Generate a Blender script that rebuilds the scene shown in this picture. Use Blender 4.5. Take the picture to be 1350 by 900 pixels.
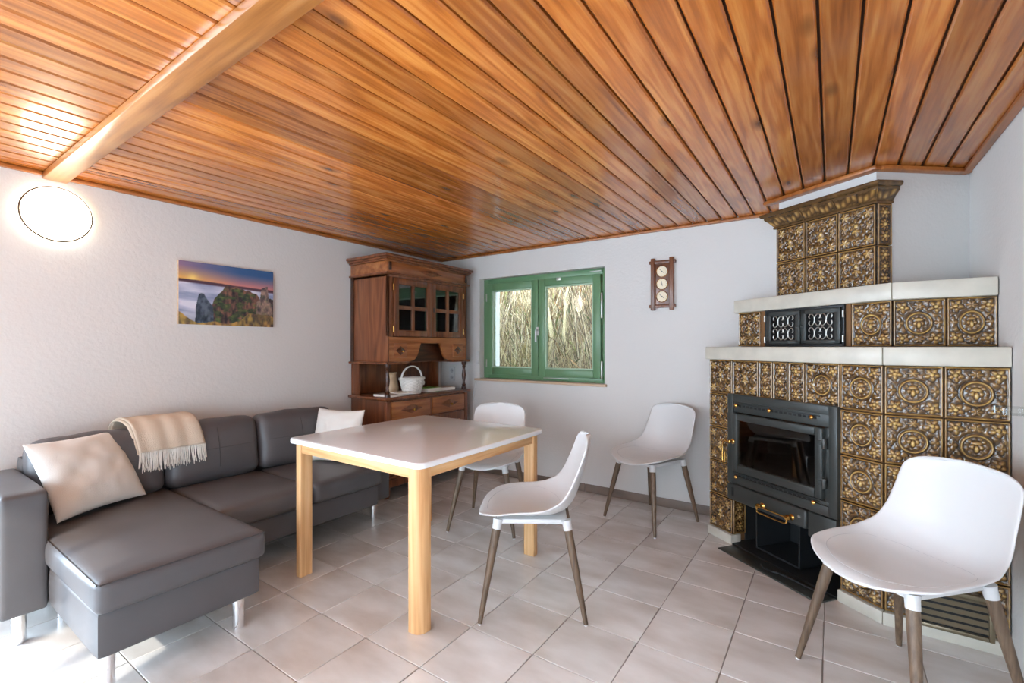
import bpy, bmesh, math, random
import numpy as np
from mathutils import Vector, Matrix

random.seed(7)
rng = np.random.default_rng(7)
for o in list(bpy.data.objects):
    bpy.data.objects.remove(o)
scene = bpy.context.scene
COL = scene.collection
R = math.radians

# ------------------------------------------------------------------ camera
YAW = math.atan2(421, 612)
cam_d = bpy.data.cameras.new('camera')
cam_d.sensor_width = 36.0
cam_d.lens = 612 / 1350 * 36
cam_d.shift_y = 7 / 1350
cam_d.clip_start = 0.02
cam = bpy.data.objects.new('camera', cam_d)
cam.location = (0, 0, 1.25)
cam.rotation_euler = (R(90), 0, YAW)
COL.objects.link(cam)
scene.camera = cam

# ------------------------------------------------------------------ light
vs = scene.view_settings
vs.view_transform = 'Standard'
vs.look = 'None'
vs.gamma = 1
vs.use_curve_mapping = False
vs.exposure = 0.88

world = bpy.data.worlds.new('sky')
scene.world = world
world.use_nodes = True
nt = world.node_tree
nt.nodes.clear()
wo = nt.nodes.new('ShaderNodeOutputWorld')
bg = nt.nodes.new('ShaderNodeBackground')
# bright, evenly hazy autumn sky
bg.inputs['Color'].default_value = (0.68, 0.84, 1.0, 1)
bg.inputs['Strength'].default_value = 8.0
nt.links.new(bg.outputs[0], wo.inputs['Surface'])

sun_d = bpy.data.lights.new('sun', 'SUN')
sun_d.energy = 2.6
sun_d.angle = R(1.2)
sun_d.color = (1.0, 0.93, 0.82)
sun = bpy.data.objects.new('sun', sun_d)
sd = Vector((-0.36, 1.0, -0.60)).normalized()
sun.rotation_euler = sd.to_track_quat('-Z', 'Y').to_euler()
COL.objects.link(sun)

def window_light(name, loc, rot, sx, sy, power, col=(0.93, 0.97, 1.0)):
    d = bpy.data.lights.new(name, 'AREA')
    d.shape = 'RECTANGLE'
    d.size, d.size_y = sx, sy
    d.energy = power
    d.color = col
    o = bpy.data.objects.new(name, d)
    o.location = loc
    o.rotation_euler = rot
    COL.objects.link(o)
    return o

# daylight through the windows behind the camera; left lamp is added fill
XL0 = -3.446
DAY = (0.64, 0.82, 1.0)
window_light('daylight_front_wide', (-0.15, -1.72, 0.92), (R(90), 0, 0), 1.3, 1.34, 4, DAY)
window_light('daylight_front_narrow', (-1.62, -1.72, 1.15), (R(90), 0, 0), 0.76, 1.8, 2, DAY)
window_light('fill_light_left', (XL0 - 0.02, -0.72, 1.1), (R(90), 0, R(-90)), 1.5, 1.7, 44, DAY)  # added fill at an invented left window, brightens right wall and stove

# ------------------------------------------------------------------ materials
def new_mat(name):
    m = bpy.data.materials.new(name)
    m.use_nodes = True
    n = m.node_tree.nodes
    return m, n, m.node_tree.links, n['Principled BSDF']

def srgb(r, g, b):
    f = lambda c: ((c / 255 + 0.055) / 1.055) ** 2.4 if c > 10 else c / 255 / 12.92
    return (f(r), f(g), f(b), 1)

def plain(name, col, rough=0.5, metal=0.0, spec=0.5, bump=0, bscale=100, coat=0, var=0.0, vscale=4.0):
    m, n, l, p = new_mat(name)
    p.inputs['Base Color'].default_value = col
    p.inputs['Roughness'].default_value = rough
    p.inputs['Metallic'].default_value = metal
    p.inputs['Specular IOR Level'].default_value = spec
    p.inputs['Coat Weight'].default_value = coat
    p.inputs['Coat Roughness'].default_value = 0.08
    tc = n.new('ShaderNodeTexCoord')
    if bump:
        t = n.new('ShaderNodeTexNoise'); t.inputs['Scale'].default_value = bscale
        t.inputs['Detail'].default_value = 4
        b = n.new('ShaderNodeBump'); b.inputs['Strength'].default_value = bump
        b.inputs['Distance'].default_value = 0.01
        l.new(tc.outputs['Object'], t.inputs['Vector'])
        l.new(t.outputs['Fac'], b.inputs['Height'])
        l.new(b.outputs[0], p.inputs['Normal'])
    if var:
        t2 = n.new('ShaderNodeTexNoise'); t2.inputs['Scale'].default_value = vscale
        t2.inputs['Detail'].default_value = 5
        l.new(tc.outputs['Object'], t2.inputs['Vector'])
        r = n.new('ShaderNodeValToRGB')
        c = col
        r.color_ramp.elements[0].position = 0.3
        r.color_ramp.elements[1].position = 0.7
        r.color_ramp.elements[0].color = tuple(max(0, v * (1 - var)) for v in c[:3]) + (1,)
        r.color_ramp.elements[1].color = tuple(min(1, v * (1 + var)) for v in c[:3]) + (1,)
        l.new(t2.outputs['Fac'], r.inputs[0])
        l.new(r.outputs[0], p.inputs['Base Color'])
    return m

def wood(name, dark, mid, light, rough=0.35, along='Y', fine=60.0, rings=9.0, knots=0.0, coat=0.0, bump=0.08,
         hue_var=0.0, ring_w=0.22, ring_f=34.0):
    """varnished timber: stretched grain, cathedral rings, optional knots; offset per object"""
    m, n, l, p = new_mat(name)
    tc = n.new('ShaderNodeTexCoord')
    oi = n.new('ShaderNodeObjectInfo')
    mul = n.new('ShaderNodeVectorMath'); mul.operation = 'SCALE'
    comb = n.new('ShaderNodeCombineXYZ')
    for i, k in enumerate((37.3, 91.7, 53.1)):
        mm = n.new('ShaderNodeMath'); mm.operation = 'MULTIPLY'; mm.inputs[1].default_value = k
        l.new(oi.outputs['Random'], mm.inputs[0]); l.new(mm.outputs[0], comb.inputs[i])
    add = n.new('ShaderNodeVectorMath'); add.operation = 'ADD'
    l.new(tc.outputs['Object'], add.inputs[0]); l.new(comb.outputs[0], add.inputs[1])
    ax = 'XYZ'.index(along)
    def mapped(sa, sc):
        mp = n.new('ShaderNodeMapping')
        s = [sc, sc, sc]; s[ax] = sa
        mp.inputs['Scale'].default_value = s
        l.new(add.outputs[0], mp.inputs['Vector'])
        return mp
    # fine grain
    g = n.new('ShaderNodeTexNoise'); g.inputs['Scale'].default_value = 1.0
    g.inputs['Detail'].default_value = 6; g.inputs['Roughness'].default_value = 0.65
    l.new(mapped(2.2, fine).outputs[0], g.inputs['Vector'])
    # rings: contour lines of a slow noise
    s = n.new('ShaderNodeTexNoise'); s.inputs['Scale'].default_value = 1.0
    s.inputs['Detail'].default_value = 2.0
    l.new(mapped(0.9, rings).outputs[0], s.inputs['Vector'])
    mlt = n.new('ShaderNodeMath'); mlt.operation = 'MULTIPLY'; mlt.inputs[1].default_value = ring_f
    l.new(s.outputs['Fac'], mlt.inputs[0])
    sn = n.new('ShaderNodeMath'); sn.operation = 'SINE'; l.new(mlt.outputs[0], sn.inputs[0])
    mr = n.new('ShaderNodeMapRange'); mr.inputs[1].default_value = -1; mr.inputs[2].default_value = 1
    l.new(sn.outputs[0], mr.inputs[0])
    # blotches
    bl = n.new('ShaderNodeTexNoise'); bl.inputs['Scale'].default_value = 1.0; bl.inputs['Detail'].default_value = 3
    l.new(mapped(1.6, 7.0).outputs[0], bl.inputs['Vector'])
    m1 = n.new('ShaderNodeMix'); m1.inputs[0].default_value = ring_w
    l.new(g.outputs['Fac'], m1.inputs[2]); l.new(mr.outputs[0], m1.inputs[3])
    m2 = n.new('ShaderNodeMix'); m2.inputs[0].default_value = 0.34
    l.new(m1.outputs[0], m2.inputs[2]); l.new(bl.outputs['Fac'], m2.inputs[3])
    cr = n.new('ShaderNodeValToRGB')
    e = cr.color_ramp.elements
    e[0].position, e[0].color = 0.26, dark
    e[1].position, e[1].color = 0.74, light
    x = e.new(0.49); x.color = mid
    l.new(m2.outputs[0], cr.inputs[0])
    out = cr.outputs[0]
    if knots:
        v = n.new('ShaderNodeTexVoronoi'); v.inputs['Scale'].default_value = 1.0
        l.new(mapped(2.1, 5.0).outputs[0], v.inputs['Vector'])
        kr = n.new('ShaderNodeMapRange')
        kr.inputs[1].default_value = 0.03; kr.inputs[2].default_value = 0.17
        kr.inputs[3].default_value = knots; kr.inputs[4].default_value = 0.0
        l.new(v.outputs['Distance'], kr.inputs[0])
        mx = n.new('ShaderNodeMix'); mx.data_type = 'RGBA'
        l.new(kr.outputs[0], mx.inputs[0]); l.new(out, mx.inputs[6])
        mx.inputs[7].default_value = tuple(c * 0.35 for c in dark[:3]) + (1,)
        out = mx.outputs[2]
    if hue_var:
        hs = n.new('ShaderNodeHueSaturation')
        vr = n.new('ShaderNodeMapRange'); vr.inputs[3].default_value = 1 - hue_var; vr.inputs[4].default_value = 1 + hue_var
        l.new(oi.outputs['Random'], vr.inputs[0]); l.new(vr.outputs[0], hs.inputs['Value'])
        l.new(out, hs.inputs['Color']); out = hs.outputs[0]
    l.new(out, p.inputs['Base Color'])
    p.inputs['Roughness'].default_value = rough
    p.inputs['Coat Weight'].default_value = coat
    p.inputs['Coat Roughness'].default_value = 0.12
    b = n.new('ShaderNodeBump'); b.inputs['Strength'].default_value = bump; b.inputs['Distance'].default_value = 0.004
    l.new(m1.outputs[0], b.inputs['Height']); l.new(b.outputs[0], p.inputs['Normal'])
    return m

M = {}
M['wall'] = plain('white_plaster', (0.70, 0.675, 0.65, 1), 0.9, bump=0.2, bscale=55, spec=0.2)
M['plank'] = wood('varnished_pine', srgb(128, 66, 20), srgb(184, 106, 42), srgb(214, 144, 72), rough=0.27,
                  along='Y', fine=62, rings=11, knots=0.85, coat=0.45, hue_var=0.26, ring_w=0.23, ring_f=40)
M['dark_gap'] = plain('dark_board', srgb(50, 24, 10), 0.7)
M['trim'] = wood('trim_pine', srgb(120, 66, 26), srgb(166, 96, 42), srgb(190, 120, 62), rough=0.4, along='Y', coat=0.2)
M['beam'] = wood('beam_pine', srgb(128, 74, 32), srgb(172, 110, 54), srgb(196, 138, 80), rough=0.32, along='X', coat=0.3)
M['grout'] = plain('grout', srgb(150, 143, 136), 0.9)
M['skirting'] = plain('brown_skirting', srgb(124, 108, 97), 0.45, var=0.15, vscale=8)
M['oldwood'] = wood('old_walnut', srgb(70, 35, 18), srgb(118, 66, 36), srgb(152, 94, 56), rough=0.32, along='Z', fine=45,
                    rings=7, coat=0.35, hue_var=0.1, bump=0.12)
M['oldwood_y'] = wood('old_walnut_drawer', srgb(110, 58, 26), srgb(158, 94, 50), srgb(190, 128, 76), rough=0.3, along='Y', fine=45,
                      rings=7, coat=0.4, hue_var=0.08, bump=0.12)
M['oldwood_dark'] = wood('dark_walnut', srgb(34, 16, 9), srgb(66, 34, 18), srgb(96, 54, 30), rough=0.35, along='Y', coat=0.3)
M['beech'] = wood('light_beech', srgb(196, 138, 84), srgb(222, 172, 118), srgb(236, 194, 144), rough=0.42, along='Z', fine=90,
                  rings=16, bump=0.04)
M['beech_h'] = wood('light_beech_rail', srgb(196, 138, 84), srgb(222, 172, 118), srgb(236, 194, 144), rough=0.42, along='X',
                    fine=90, rings=16, bump=0.04)
M['sillwood'] = wood('sill_wood', srgb(176, 142, 112), srgb(206, 176, 146), srgb(224, 200, 172), rough=0.45, along='X', fine=60)
M['chairleg'] = wood('smoked_oak', srgb(70, 54, 42), srgb(104, 84, 66), srgb(132, 108, 86), rough=0.45, along='Z', fine=160, rings=30, bump=0.05)
M['white_lam'] = plain('white_laminate', (0.93, 0.95, 0.97, 1), 0.2, spec=0.5, coat=0.5)
M['white_plastic'] = plain('white_plastic', (0.70, 0.695, 0.69, 1), 0.34)
M['seam'] = plain('seat_groove_grey', (0.52, 0.52, 0.53, 1), 0.6)
M['leather'] = plain('grey_faux_leather', srgb(86, 84, 86), 0.42, bump=0.05, bscale=420, var=0.06, vscale=7)
M['leather_seam'] = plain('grey_seam', srgb(70, 68, 70), 0.5)
M['chrome'] = plain('chrome', (0.85, 0.85, 0.86, 1), 0.12, metal=1)
M['linen'] = plain('cream_linen', srgb(232, 230, 224), 0.95, bump=0.35, bscale=380, spec=0.1)
M['throw'] = plain('beige_wool', srgb(216, 200, 180), 0.95, bump=0.5, bscale=260, spec=0.1)
M['fringe'] = plain('cream_fringe', srgb(232, 228, 220), 0.95, spec=0.1)
M['marble'] = plain('cream_marble', srgb(200, 194, 180), 0.35, var=0.10, vscale=9, bump=0.06, bscale=30)
M['iron'] = plain('dark_stove_steel', srgb(62, 65, 63), 0.4, metal=0.2, bump=0.05, bscale=150)
M['iron_black'] = plain('black_iron', srgb(46, 49, 51), 0.42, metal=0.3)
M['silver_iron'] = plain('silvered_iron', srgb(190, 188, 182), 0.35, metal=0.85)
M['black'] = plain('matt_black', (0.012, 0.012, 0.012, 1), 0.8)
M['brass'] = plain('polished_brass', srgb(214, 166, 88), 0.2, metal=1)
M['soot_brick'] = plain('fireclay', srgb(104, 78, 58), 0.85, var=0.35, vscale=9, bump=0.4, bscale=30)
M['grille'] = plain('bronze_grille', srgb(132, 120, 98), 0.4, metal=0.7)
M['green'] = plain('green_paint', srgb(104, 142, 103), 0.32, bump=0.03, bscale=80)
M['green_in'] = plain('green_bead', srgb(176, 202, 176), 0.4)
M['outer_white'] = plain('outer_render', (0.85, 0.85, 0.85, 1), 0.9)
M['dial'] = plain('cream_dial', srgb(238, 224, 196), 0.4)
M['clockwood'] = wood('clock_oak', srgb(66, 34, 18), srgb(110, 62, 34), srgb(140, 84, 48), rough=0.35, along='Z', fine=110, coat=0.3)
M['wicker'] = plain('white_wicker', srgb(236, 234, 228), 0.6, bump=0.1, bscale=200)
M['jug'] = plain('stoneware', srgb(190, 160, 126), 0.4, var=0.35, vscale=7)
M['paper'] = plain('paper', srgb(236, 232, 224), 0.7)
M['paper_grey'] = plain('printed_paper', srgb(170, 166, 164), 0.6, var=0.35, vscale=18)
M['green_book'] = plain('green_cover', srgb(126, 196, 62), 0.4)
M['bark'] = plain('bark', srgb(206, 190, 150), 0.9, var=0.3, vscale=14, bump=0.6, bscale=40)
M['earth'] = plain('leaf_litter', srgb(96, 80, 60), 1.0, var=0.45, vscale=6)
M['lampring'] = plain('lamp_rim', srgb(70, 54, 38), 0.4, metal=0.5)

def mk_emit(name, col, strength):
    m, n, l, p = new_mat(name)
    p.inputs['Base Color'].default_value = (0.9, 0.9, 0.9, 1)
    p.inputs['Emission Color'].default_value = col
    p.inputs['Emission Strength'].default_value = strength
    return m
M['lampglow'] = mk_emit('lamp_diffuser', (1.0, 0.88, 0.70, 1), 5.0)

def mk_glass(name, tint=(1, 1, 1, 1), rough=0.0, ior=1.5):
    m, n, l, p = new_mat(name)
    out = n['Material Output']
    tr = n.new('ShaderNodeBsdfTransparent'); tr.inputs[0].default_value = tint
    gl = n.new('ShaderNodeBsdfGlossy'); gl.inputs['Roughness'].default_value = rough
    fr = n.new('ShaderNodeFresnel'); fr.inputs[0].default_value = ior
    mx = n.new('ShaderNodeMixShader')
    l.new(fr.outputs[0], mx.inputs[0]); l.new(tr.outputs[0], mx.inputs[1]); l.new(gl.outputs[0], mx.inputs[2])
    l.new(mx.outputs[0], out.inputs['Surface'])
    return m
M['glass'] = mk_glass('clear_glass', (0.96, 0.98, 0.97, 1))
M['cab_glass'] = mk_glass('old_cabinet_glass', (0.80, 0.86, 0.85, 1), 0.01, 2.3)
M['fire_glass'] = mk_glass('smoked_fire_glass', (0.62, 0.50, 0.40, 1), 0.03, 1.9)

def mk_floor_tile():
    m, n, l, p = new_mat('beige_floor_tile')
    tc = n.new('ShaderNodeTexCoord'); oi = n.new('ShaderNodeObjectInfo')
    sc = n.new('ShaderNodeMath'); sc.operation = 'MULTIPLY'; sc.inputs[1].default_value = 63.0
    l.new(oi.outputs['Random'], sc.inputs[0])
    cb = n.new('ShaderNodeCombineXYZ'); l.new(sc.outputs[0], cb.inputs[0]); l.new(sc.outputs[0], cb.inputs[2])
    ad = n.new('ShaderNodeVectorMath'); l.new(tc.outputs['Object'], ad.inputs[0]); l.new(cb.outputs[0], ad.inputs[1])
    mp = n.new('ShaderNodeMapping'); mp.inputs['Scale'].default_value = (3.0, 6.5, 3.0)
    l.new(ad.outputs[0], mp.inputs['Vector'])
    t = n.new('ShaderNodeTexNoise'); t.inputs['Scale'].default_value = 1.0; t.inputs['Detail'].default_value = 6
    t.inputs['Distortion'].default_value = 0.15
    l.new(mp.outputs[0], t.inputs['Vector'])
    r = n.new('ShaderNodeValToRGB'); e = r.color_ramp.elements
    e[0].position, e[0].color = 0.30, srgb(206, 198, 191)
    e[1].position, e[1].color = 0.72, srgb(238, 236, 234)
    l.new(t.outputs['Fac'], r.inputs[0])
    hs = n.new('ShaderNodeHueSaturation')
    vr = n.new('ShaderNodeMapRange'); vr.inputs[3].default_value = 0.95; vr.inputs[4].default_value = 1.05
    l.new(oi.outputs['Random'], vr.inputs[0]); l.new(vr.outputs[0], hs.inputs['Value'])
    l.new(r.outputs[0], hs.inputs['Color']); l.new(hs.outputs[0], p.inputs['Base Color'])
    rr = n.new('ShaderNodeMapRange'); rr.inputs[3].default_value = 0.18; rr.inputs[4].default_value = 0.30
    p.inputs['Coat Weight'].default_value = 0.5; p.inputs['Coat Roughness'].default_value = 0.16
    l.new(t.outputs['Fac'], rr.inputs[0]); l.new(rr.outputs[0], p.inputs['Roughness'])
    return m
M['floor_tile'] = mk_floor_tile()

def mk_kachel():
    """amber-brown transparent glaze over relief: pools darker in the hollows (attribute 'relief')"""
    m, n, l, p = new_mat('amber_glaze')
    at = n.new('ShaderNodeAttribute'); at.attribute_name = 'relief'
    tc = n.new('ShaderNodeTexCoord'); oi = n.new('ShaderNodeObjectInfo')
    t = n.new('ShaderNodeTexNoise'); t.inputs['Scale'].default_value = 26; t.inputs['Detail'].default_value = 3
    t.noise_dimensions = '4D'
    ms = n.new('ShaderNodeMath'); ms.operation = 'MULTIPLY'; ms.inputs[1].default_value = 50
    l.new(oi.outputs['Random'], ms.inputs[0]); l.new(ms.outputs[0], t.inputs['W'])
    l.new(tc.outputs['Object'], t.inputs['Vector'])
    mx = n.new('ShaderNodeMath'); mx.operation = 'MULTIPLY_ADD'; mx.inputs[1].default_value = 0.55; mx.inputs[2].default_value = -0.27
    l.new(t.outputs['Fac'], mx.inputs[0])
    ad = n.new('ShaderNodeMath'); l.new(at.outputs['Fac'], ad.inputs[0]); l.new(mx.outputs[0], ad.inputs[1])
    r = n.new('ShaderNodeValToRGB'); e = r.color_ramp.elements
    e[0].position, e[0].color = 0.02, srgb(44, 30, 15)
    e[1].position, e[1].color = 0.95, srgb(208, 174, 104)
    x = e.new(0.30); x.color = srgb(92, 67, 37)
    x = e.new(0.60); x.color = srgb(150, 112, 60)
    l.new(ad.outputs[0], r.inputs[0]); l.new(r.outputs[0], p.inputs['Base Color'])
    p.inputs['Roughness'].default_value = 0.22
    p.inputs['Coat Weight'].default_value = 0.6
    p.inputs['Coat Roughness'].default_value = 0.06
    return m
M['kachel'] = mk_kachel()
M['joint'] = plain('brown_joint', srgb(120, 84, 48), 0.7)

def mk_attr_colour(name, rough=0.6):
    m, n, l, p = new_mat(name)
    at = n.new('ShaderNodeAttribute'); at.attribute_name = 'Col'
    l.new(at.outputs['Color'], p.inputs['Base Color'])
    p.inputs['Roughness'].default_value = rough
    return m
M['print'] = mk_attr_colour('canvas_print', 0.55)
M['blades'] = mk_attr_colour('dry_grass_blades', 0.9)

# ------------------------------------------------------------------ mesh helpers
class MB:
    def __init__(s):
        s.v = []; s.f = []
    def add(s, v, f):
        k = len(s.v); s.v += [tuple(p) for p in v]; s.f += [tuple(i + k for i in q) for q in f]; return s
    def box(s, x0, x1, y0, y1, z0, z1):
        v = [(x0, y0, z0), (x1, y0, z0), (x1, y1, z0), (x0, y1, z0), (x0, y0, z1), (x1, y0, z1), (x1, y1, z1), (x0, y1, z1)]
        return s.add(v, [(3, 2, 1, 0), (4, 5, 6, 7), (0, 1, 5, 4), (1, 2, 6, 5), (2, 3, 7, 6), (3, 0, 4, 7)])
    def prism(s, poly, z0, z1):
        """poly counter-clockwise in XY, extruded in Z"""
        n = len(poly)
        v = [(x, y, z0) for x, y in poly] + [(x, y, z1) for x, y in poly]
        f = [tuple(range(n - 1, -1, -1)), tuple(range(n, 2 * n))]
        f += [(i, (i + 1) % n, n + (i + 1) % n, n + i) for i in range(n)]
        return s.add(v, f)
    def lathe(s, prof, segs=20, c=(0, 0, 0), caps=True):
        """prof: (r, z) from bottom to top"""
        v = []; f = []
        for r, z in prof:
            for k in range(segs):
                a = 2 * math.pi * k / segs
                v.append((c[0] + r * math.cos(a), c[1] + r * math.sin(a), c[2] + z))
        for i in range(len(prof) - 1):
            for k in range(segs):
                k2 = (k + 1) % segs
                f.append((i * segs + k, i * segs + k2, (i + 1) * segs + k2, (i + 1) * segs + k))
        if caps:
            f.append(tuple(range(segs - 1, -1, -1)))
            f.append(tuple((len(prof) - 1) * segs + k for k in range(segs)))
        return s.add(v, f)
    def tube(s, pts, r, segs=8, closed=False):
        pts = [Vector(p) for p in pts]; n = len(pts)
        rs = r if isinstance(r, (list, tuple)) else [r] * n
        v = []; f = []
        up = None
        for i, p in enumerate(pts):
            a = pts[(i - 1) % n] if (closed or i > 0) else p
            b = pts[(i + 1) % n] if (closed or i < n - 1) else p
            t = (b - a).normalized()
            if up is None:
                up = Vector((0, 0, 1)) if abs(t.z) < 0.9 else Vector((1, 0, 0))
            s1 = t.cross(up).normalized(); s2 = s1.cross(t).normalized(); up = s2
            for k in range(segs):
                an = 2 * math.pi * k / segs
                v.append(p + s1 * (rs[i] * math.cos(an)) + s2 * (rs[i] * math.sin(an)))
        m = n if closed else n - 1
        for i in range(m):
            j = (i + 1) % n
            for k in range(segs):
                k2 = (k + 1) % segs
                f.append((i * segs + k, i * segs + k2, j * segs + k2, j * segs + k))
        if not closed:
            f.append(tuple(range(segs - 1, -1, -1))); f.append(tuple((n - 1) * segs + k for k in range(segs)))
        return s.add(v, f)
    def grid(s, P, flip=False):
        """P: array (n, m, 3)"""
        P = np.asarray(P); n, m = P.shape[:2]
        f = []
        for i in range(n - 1):
            for j in range(m - 1):
                q = (i * m + j, i * m + j + 1, (i + 1) * m + j + 1, (i + 1) * m + j)
                f.append(q[::-1] if flip else q)
        return s.add(P.reshape(-1, 3).tolist(), f)
    def xf(s, mat):
        s.v = [tuple(mat @ Vector(p)) for p in s.v]; return s
    def mesh(s, name, bevel=0, segs=2, smooth=True, angle=40, fix=False):
        me = bpy.data.meshes.new(name)
        me.from_pydata(s.v, [], s.f)
        if bevel or fix:
            bm = bmesh.new(); bm.from_mesh(me)
            if fix:
                bmesh.ops.recalc_face_normals(bm, faces=bm.faces)
            if bevel:
                bmesh.ops.recalc_face_normals(bm, faces=bm.faces)
                ed = [e for e in bm.edges if len(e.link_faces) == 2 and e.calc_face_angle(0) > R(35)]
                bmesh.ops.bevel(bm, geom=ed, offset=bevel, segments=segs, profile=0.5, affect='EDGES', clamp_overlap=True)
            bm.to_mesh(me); bm.free()
        if smooth:
            me.polygons.foreach_set('use_smooth', [True] * len(me.polygons))
            me.set_sharp_from_angle(angle=R(angle))
        me.update()
        return me
    def build(s, name, mat, parent=None, bevel=0, segs=2, smooth=True, angle=40, loc=None, rotz=None, fix=False):
        me = s.mesh(name, bevel, segs, smooth, angle, fix)
        me.materials.append(M[mat] if isinstance(mat, str) else mat)
        return obj(name, me, parent, loc, rotz)

def obj(name, me, parent=None, loc=None, rotz=None):
    o = bpy.data.objects.new(name, me)
    COL.objects.link(o)
    if parent is not None: o.parent = parent
    if loc is not None: o.location = loc
    if rotz is not None: o.rotation_euler = (0, 0, rotz)
    return o

def tag(o, label, cat, group=None, kind=None):
    if label: o['label'] = label
    if cat: o['category'] = cat
    if group: o['group'] = group
    if kind: o['kind'] = kind
    return o

def thing(name, label, cat, loc=(0, 0, 0), rotz=0, group=None):
    o = bpy.data.objects.new(name, None)
    o.empty_display_size = 0.1
    COL.objects.link(o); o.location = loc; o.rotation_euler = (0, 0, rotz)
    return tag(o, label, cat, group)

def struct(o, label=None):
    o['kind'] = 'structure'
    if label: o['label'] = label
    return o

def copy_tree(o, parent=None):
    c = o.copy(); COL.objects.link(c); c.parent = parent
    for ch in list(o.children): copy_tree(ch, c)
    return c

def softbox(sx, sy, sz, r=0.04, bulge=(0, 0, 0), n=14, wr=0.0, seed=0):
    """rounded cushion block centred on the origin; bulge: extra puff per axis"""
    h = np.array([sx, sy, sz]) / 2
    mb = MB()
    lin = np.linspace(-1, 1, n)
    rs = np.random.default_rng(seed)
    ph = rs.uniform(0, 6, 6)
    for ax in range(3):
        for sg in (-1, 1):
            a, b = [(1, 2), (2, 0), (0, 1)][ax]
            P = np.zeros((n, n, 3))
            A, B = np.meshgrid(lin, lin, indexing='ij')
            # denser towards the edges
            A = np.sign(A) * (1 - (1 - np.abs(A)) ** 1.3); B = np.sign(B) * (1 - (1 - np.abs(B)) ** 1.3)
            P[..., ax] = sg; P[..., a] = A; P[..., b] = B
            Q = P * h
            inner = np.clip(Q, -(h - r), h - r)
            d = Q - inner
            ln = np.linalg.norm(d, axis=2, keepdims=True)
            Q = inner + d / np.maximum(ln, 1e-9) * r
            U = Q / h
            for k in range(3):
                i, j = (k + 1) % 3, (k + 2) % 3
                w = np.clip(1 - U[..., i] ** 2, 0, 1) * np.clip(1 - U[..., j] ** 2, 0, 1)
                Q[..., k] += np.sign(U[..., k]) * np.abs(U[..., k]) * bulge[k] * w
            if wr:
                nn = (np.sin(Q[..., 0] * 23 + ph[0]) * np.sin(Q[..., 1] * 19 + ph[1]) + np.sin(Q[..., 1] * 41 + Q[..., 2] * 31 + ph[2]) * 0.5)
                Q = Q + (Q / np.linalg.norm(Q, axis=2, keepdims=True)) * (nn * wr)[..., None]
            mb.grid(Q, flip=(sg < 0))
    return mb

def weld(mb, name, mat, parent=None, loc=None, rotz=None, angle=60):
    me = mb.mesh(name, smooth=False)
    bm = bmesh.new(); bm.from_mesh(me)
    bmesh.ops.remove_doubles(bm, verts=bm.verts, dist=0.0004)
    bmesh.ops.recalc_face_normals(bm, faces=bm.faces)
    bm.to_mesh(me); bm.free()
    me.polygons.foreach_set('use_smooth', [True] * len(me.polygons))
    me.set_sharp_from_angle(angle=R(angle))
    me.materials.append(M[mat])
    return obj(name, me, parent, loc, rotz)

def vnoise(x, y, seed=0):
    x0 = np.floor(x).astype(int); y0 = np.floor(y).astype(int)
    fx = x - x0; fy = y - y0
    fx = fx * fx * (3 - 2 * fx); fy = fy * fy * (3 - 2 * fy)
    def hsh(a, b):
        n = (a * 374761393 + b * 668265263 + seed * 1442695041) & 0x7fffffff
        n = ((n ^ (n >> 13)) * 1274126177) & 0x7fffffff
        return ((n ^ (n >> 16)) & 0xffff) / 65535.0
    return (hsh(x0, y0) * (1 - fx) * (1 - fy) + hsh(x0 + 1, y0) * fx * (1 - fy)
            + hsh(x0, y0 + 1) * (1 - fx) * fy + hsh(x0 + 1, y0 + 1) * fx * fy)

def fbm(x, y, o=4, seed=0):
    r = 0; a = 0.5
    for k in range(o):
        r = r + a * vnoise(x * 2 ** k, y * 2 ** k, seed + k); a *= 0.5
    return r

# ------------------------------------------------------------------ room shell
XL, XR, YB, YF, ZC = -3.446, 0.60, 3.67, -1.70, 2.175
WT = 0.34   # wall thickness

# floor slab (joint level) and tiles
fl = struct(MB().box(XL, XR, YF, YB, -0.12, -0.004).build('floor', 'grout', smooth=False))
PX, PY = 0.324, 0.3155
gx = [-1.324 + PX * k for k in range(-8, 8)]
gy = [1.603 + PY * k for k in range(-12, 9)]
tcache = {}
for i in range(len(gx) - 1):
    x0, x1 = max(gx[i], XL), min(gx[i + 1], XR)
    if x1 - x0 < 0.012: continue
    for j in range(len(gy) - 1):
        y0, y1 = max(gy[j], YF), min(gy[j + 1], YB)
        if y1 - y0 < 0.012: continue
        w, d = round(x1 - x0 - 0.004, 4), round(y1 - y0 - 0.004, 4)
        if (w, d) not in tcache:
            me = MB().box(-w / 2, w / 2, -d / 2, d / 2, -0.006, 0).mesh('floor_tile', bevel=0.0014, segs=1, smooth=True)
            me.materials.append(M['floor_tile'])
            tcache[(w, d)] = me
        obj('floor_tile', tcache[(w, d)], fl, ((x0 + x1) / 2, (y0 + y1) / 2, 0))

# walls
b = MB()
LY0, LY1 = -1.47, 0.03  # span of the opening cut for the added left window
b.box(XL - WT, XL, YF - WT, LY0, -0.12, 2.45).box(XL - WT, XL, LY1, YB + WT, -0.12, 2.45)
b.box(XL - WT, XL, LY0, LY1, -0.12, 0.25).box(XL - WT, XL, LY0, LY1, 1.95, 2.45)
struct(b.build('wall_left', 'wall', smooth=False))
WX0, WX1, WZ0, WZ1 = -2.92, -1.575, 0.935, 1.93
b = MB()
b.box(XL, WX0, YB, YB + WT, -0.12, 2.45).box(WX1, XR, YB, YB + WT, -0.12, 2.45)
b.box(WX0, WX1, YB, YB + WT, -0.12, WZ0).box(WX0, WX1, YB, YB + WT, WZ1, 2.45)
struct(b.build('wall_back', 'wall', smooth=False))
b = MB().box(XR, XR + WT, YF - WT, YB + WT, -0.12, 2.45)
struct(b.build('wall_right', 'wall', smooth=False))
b = MB()
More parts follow.
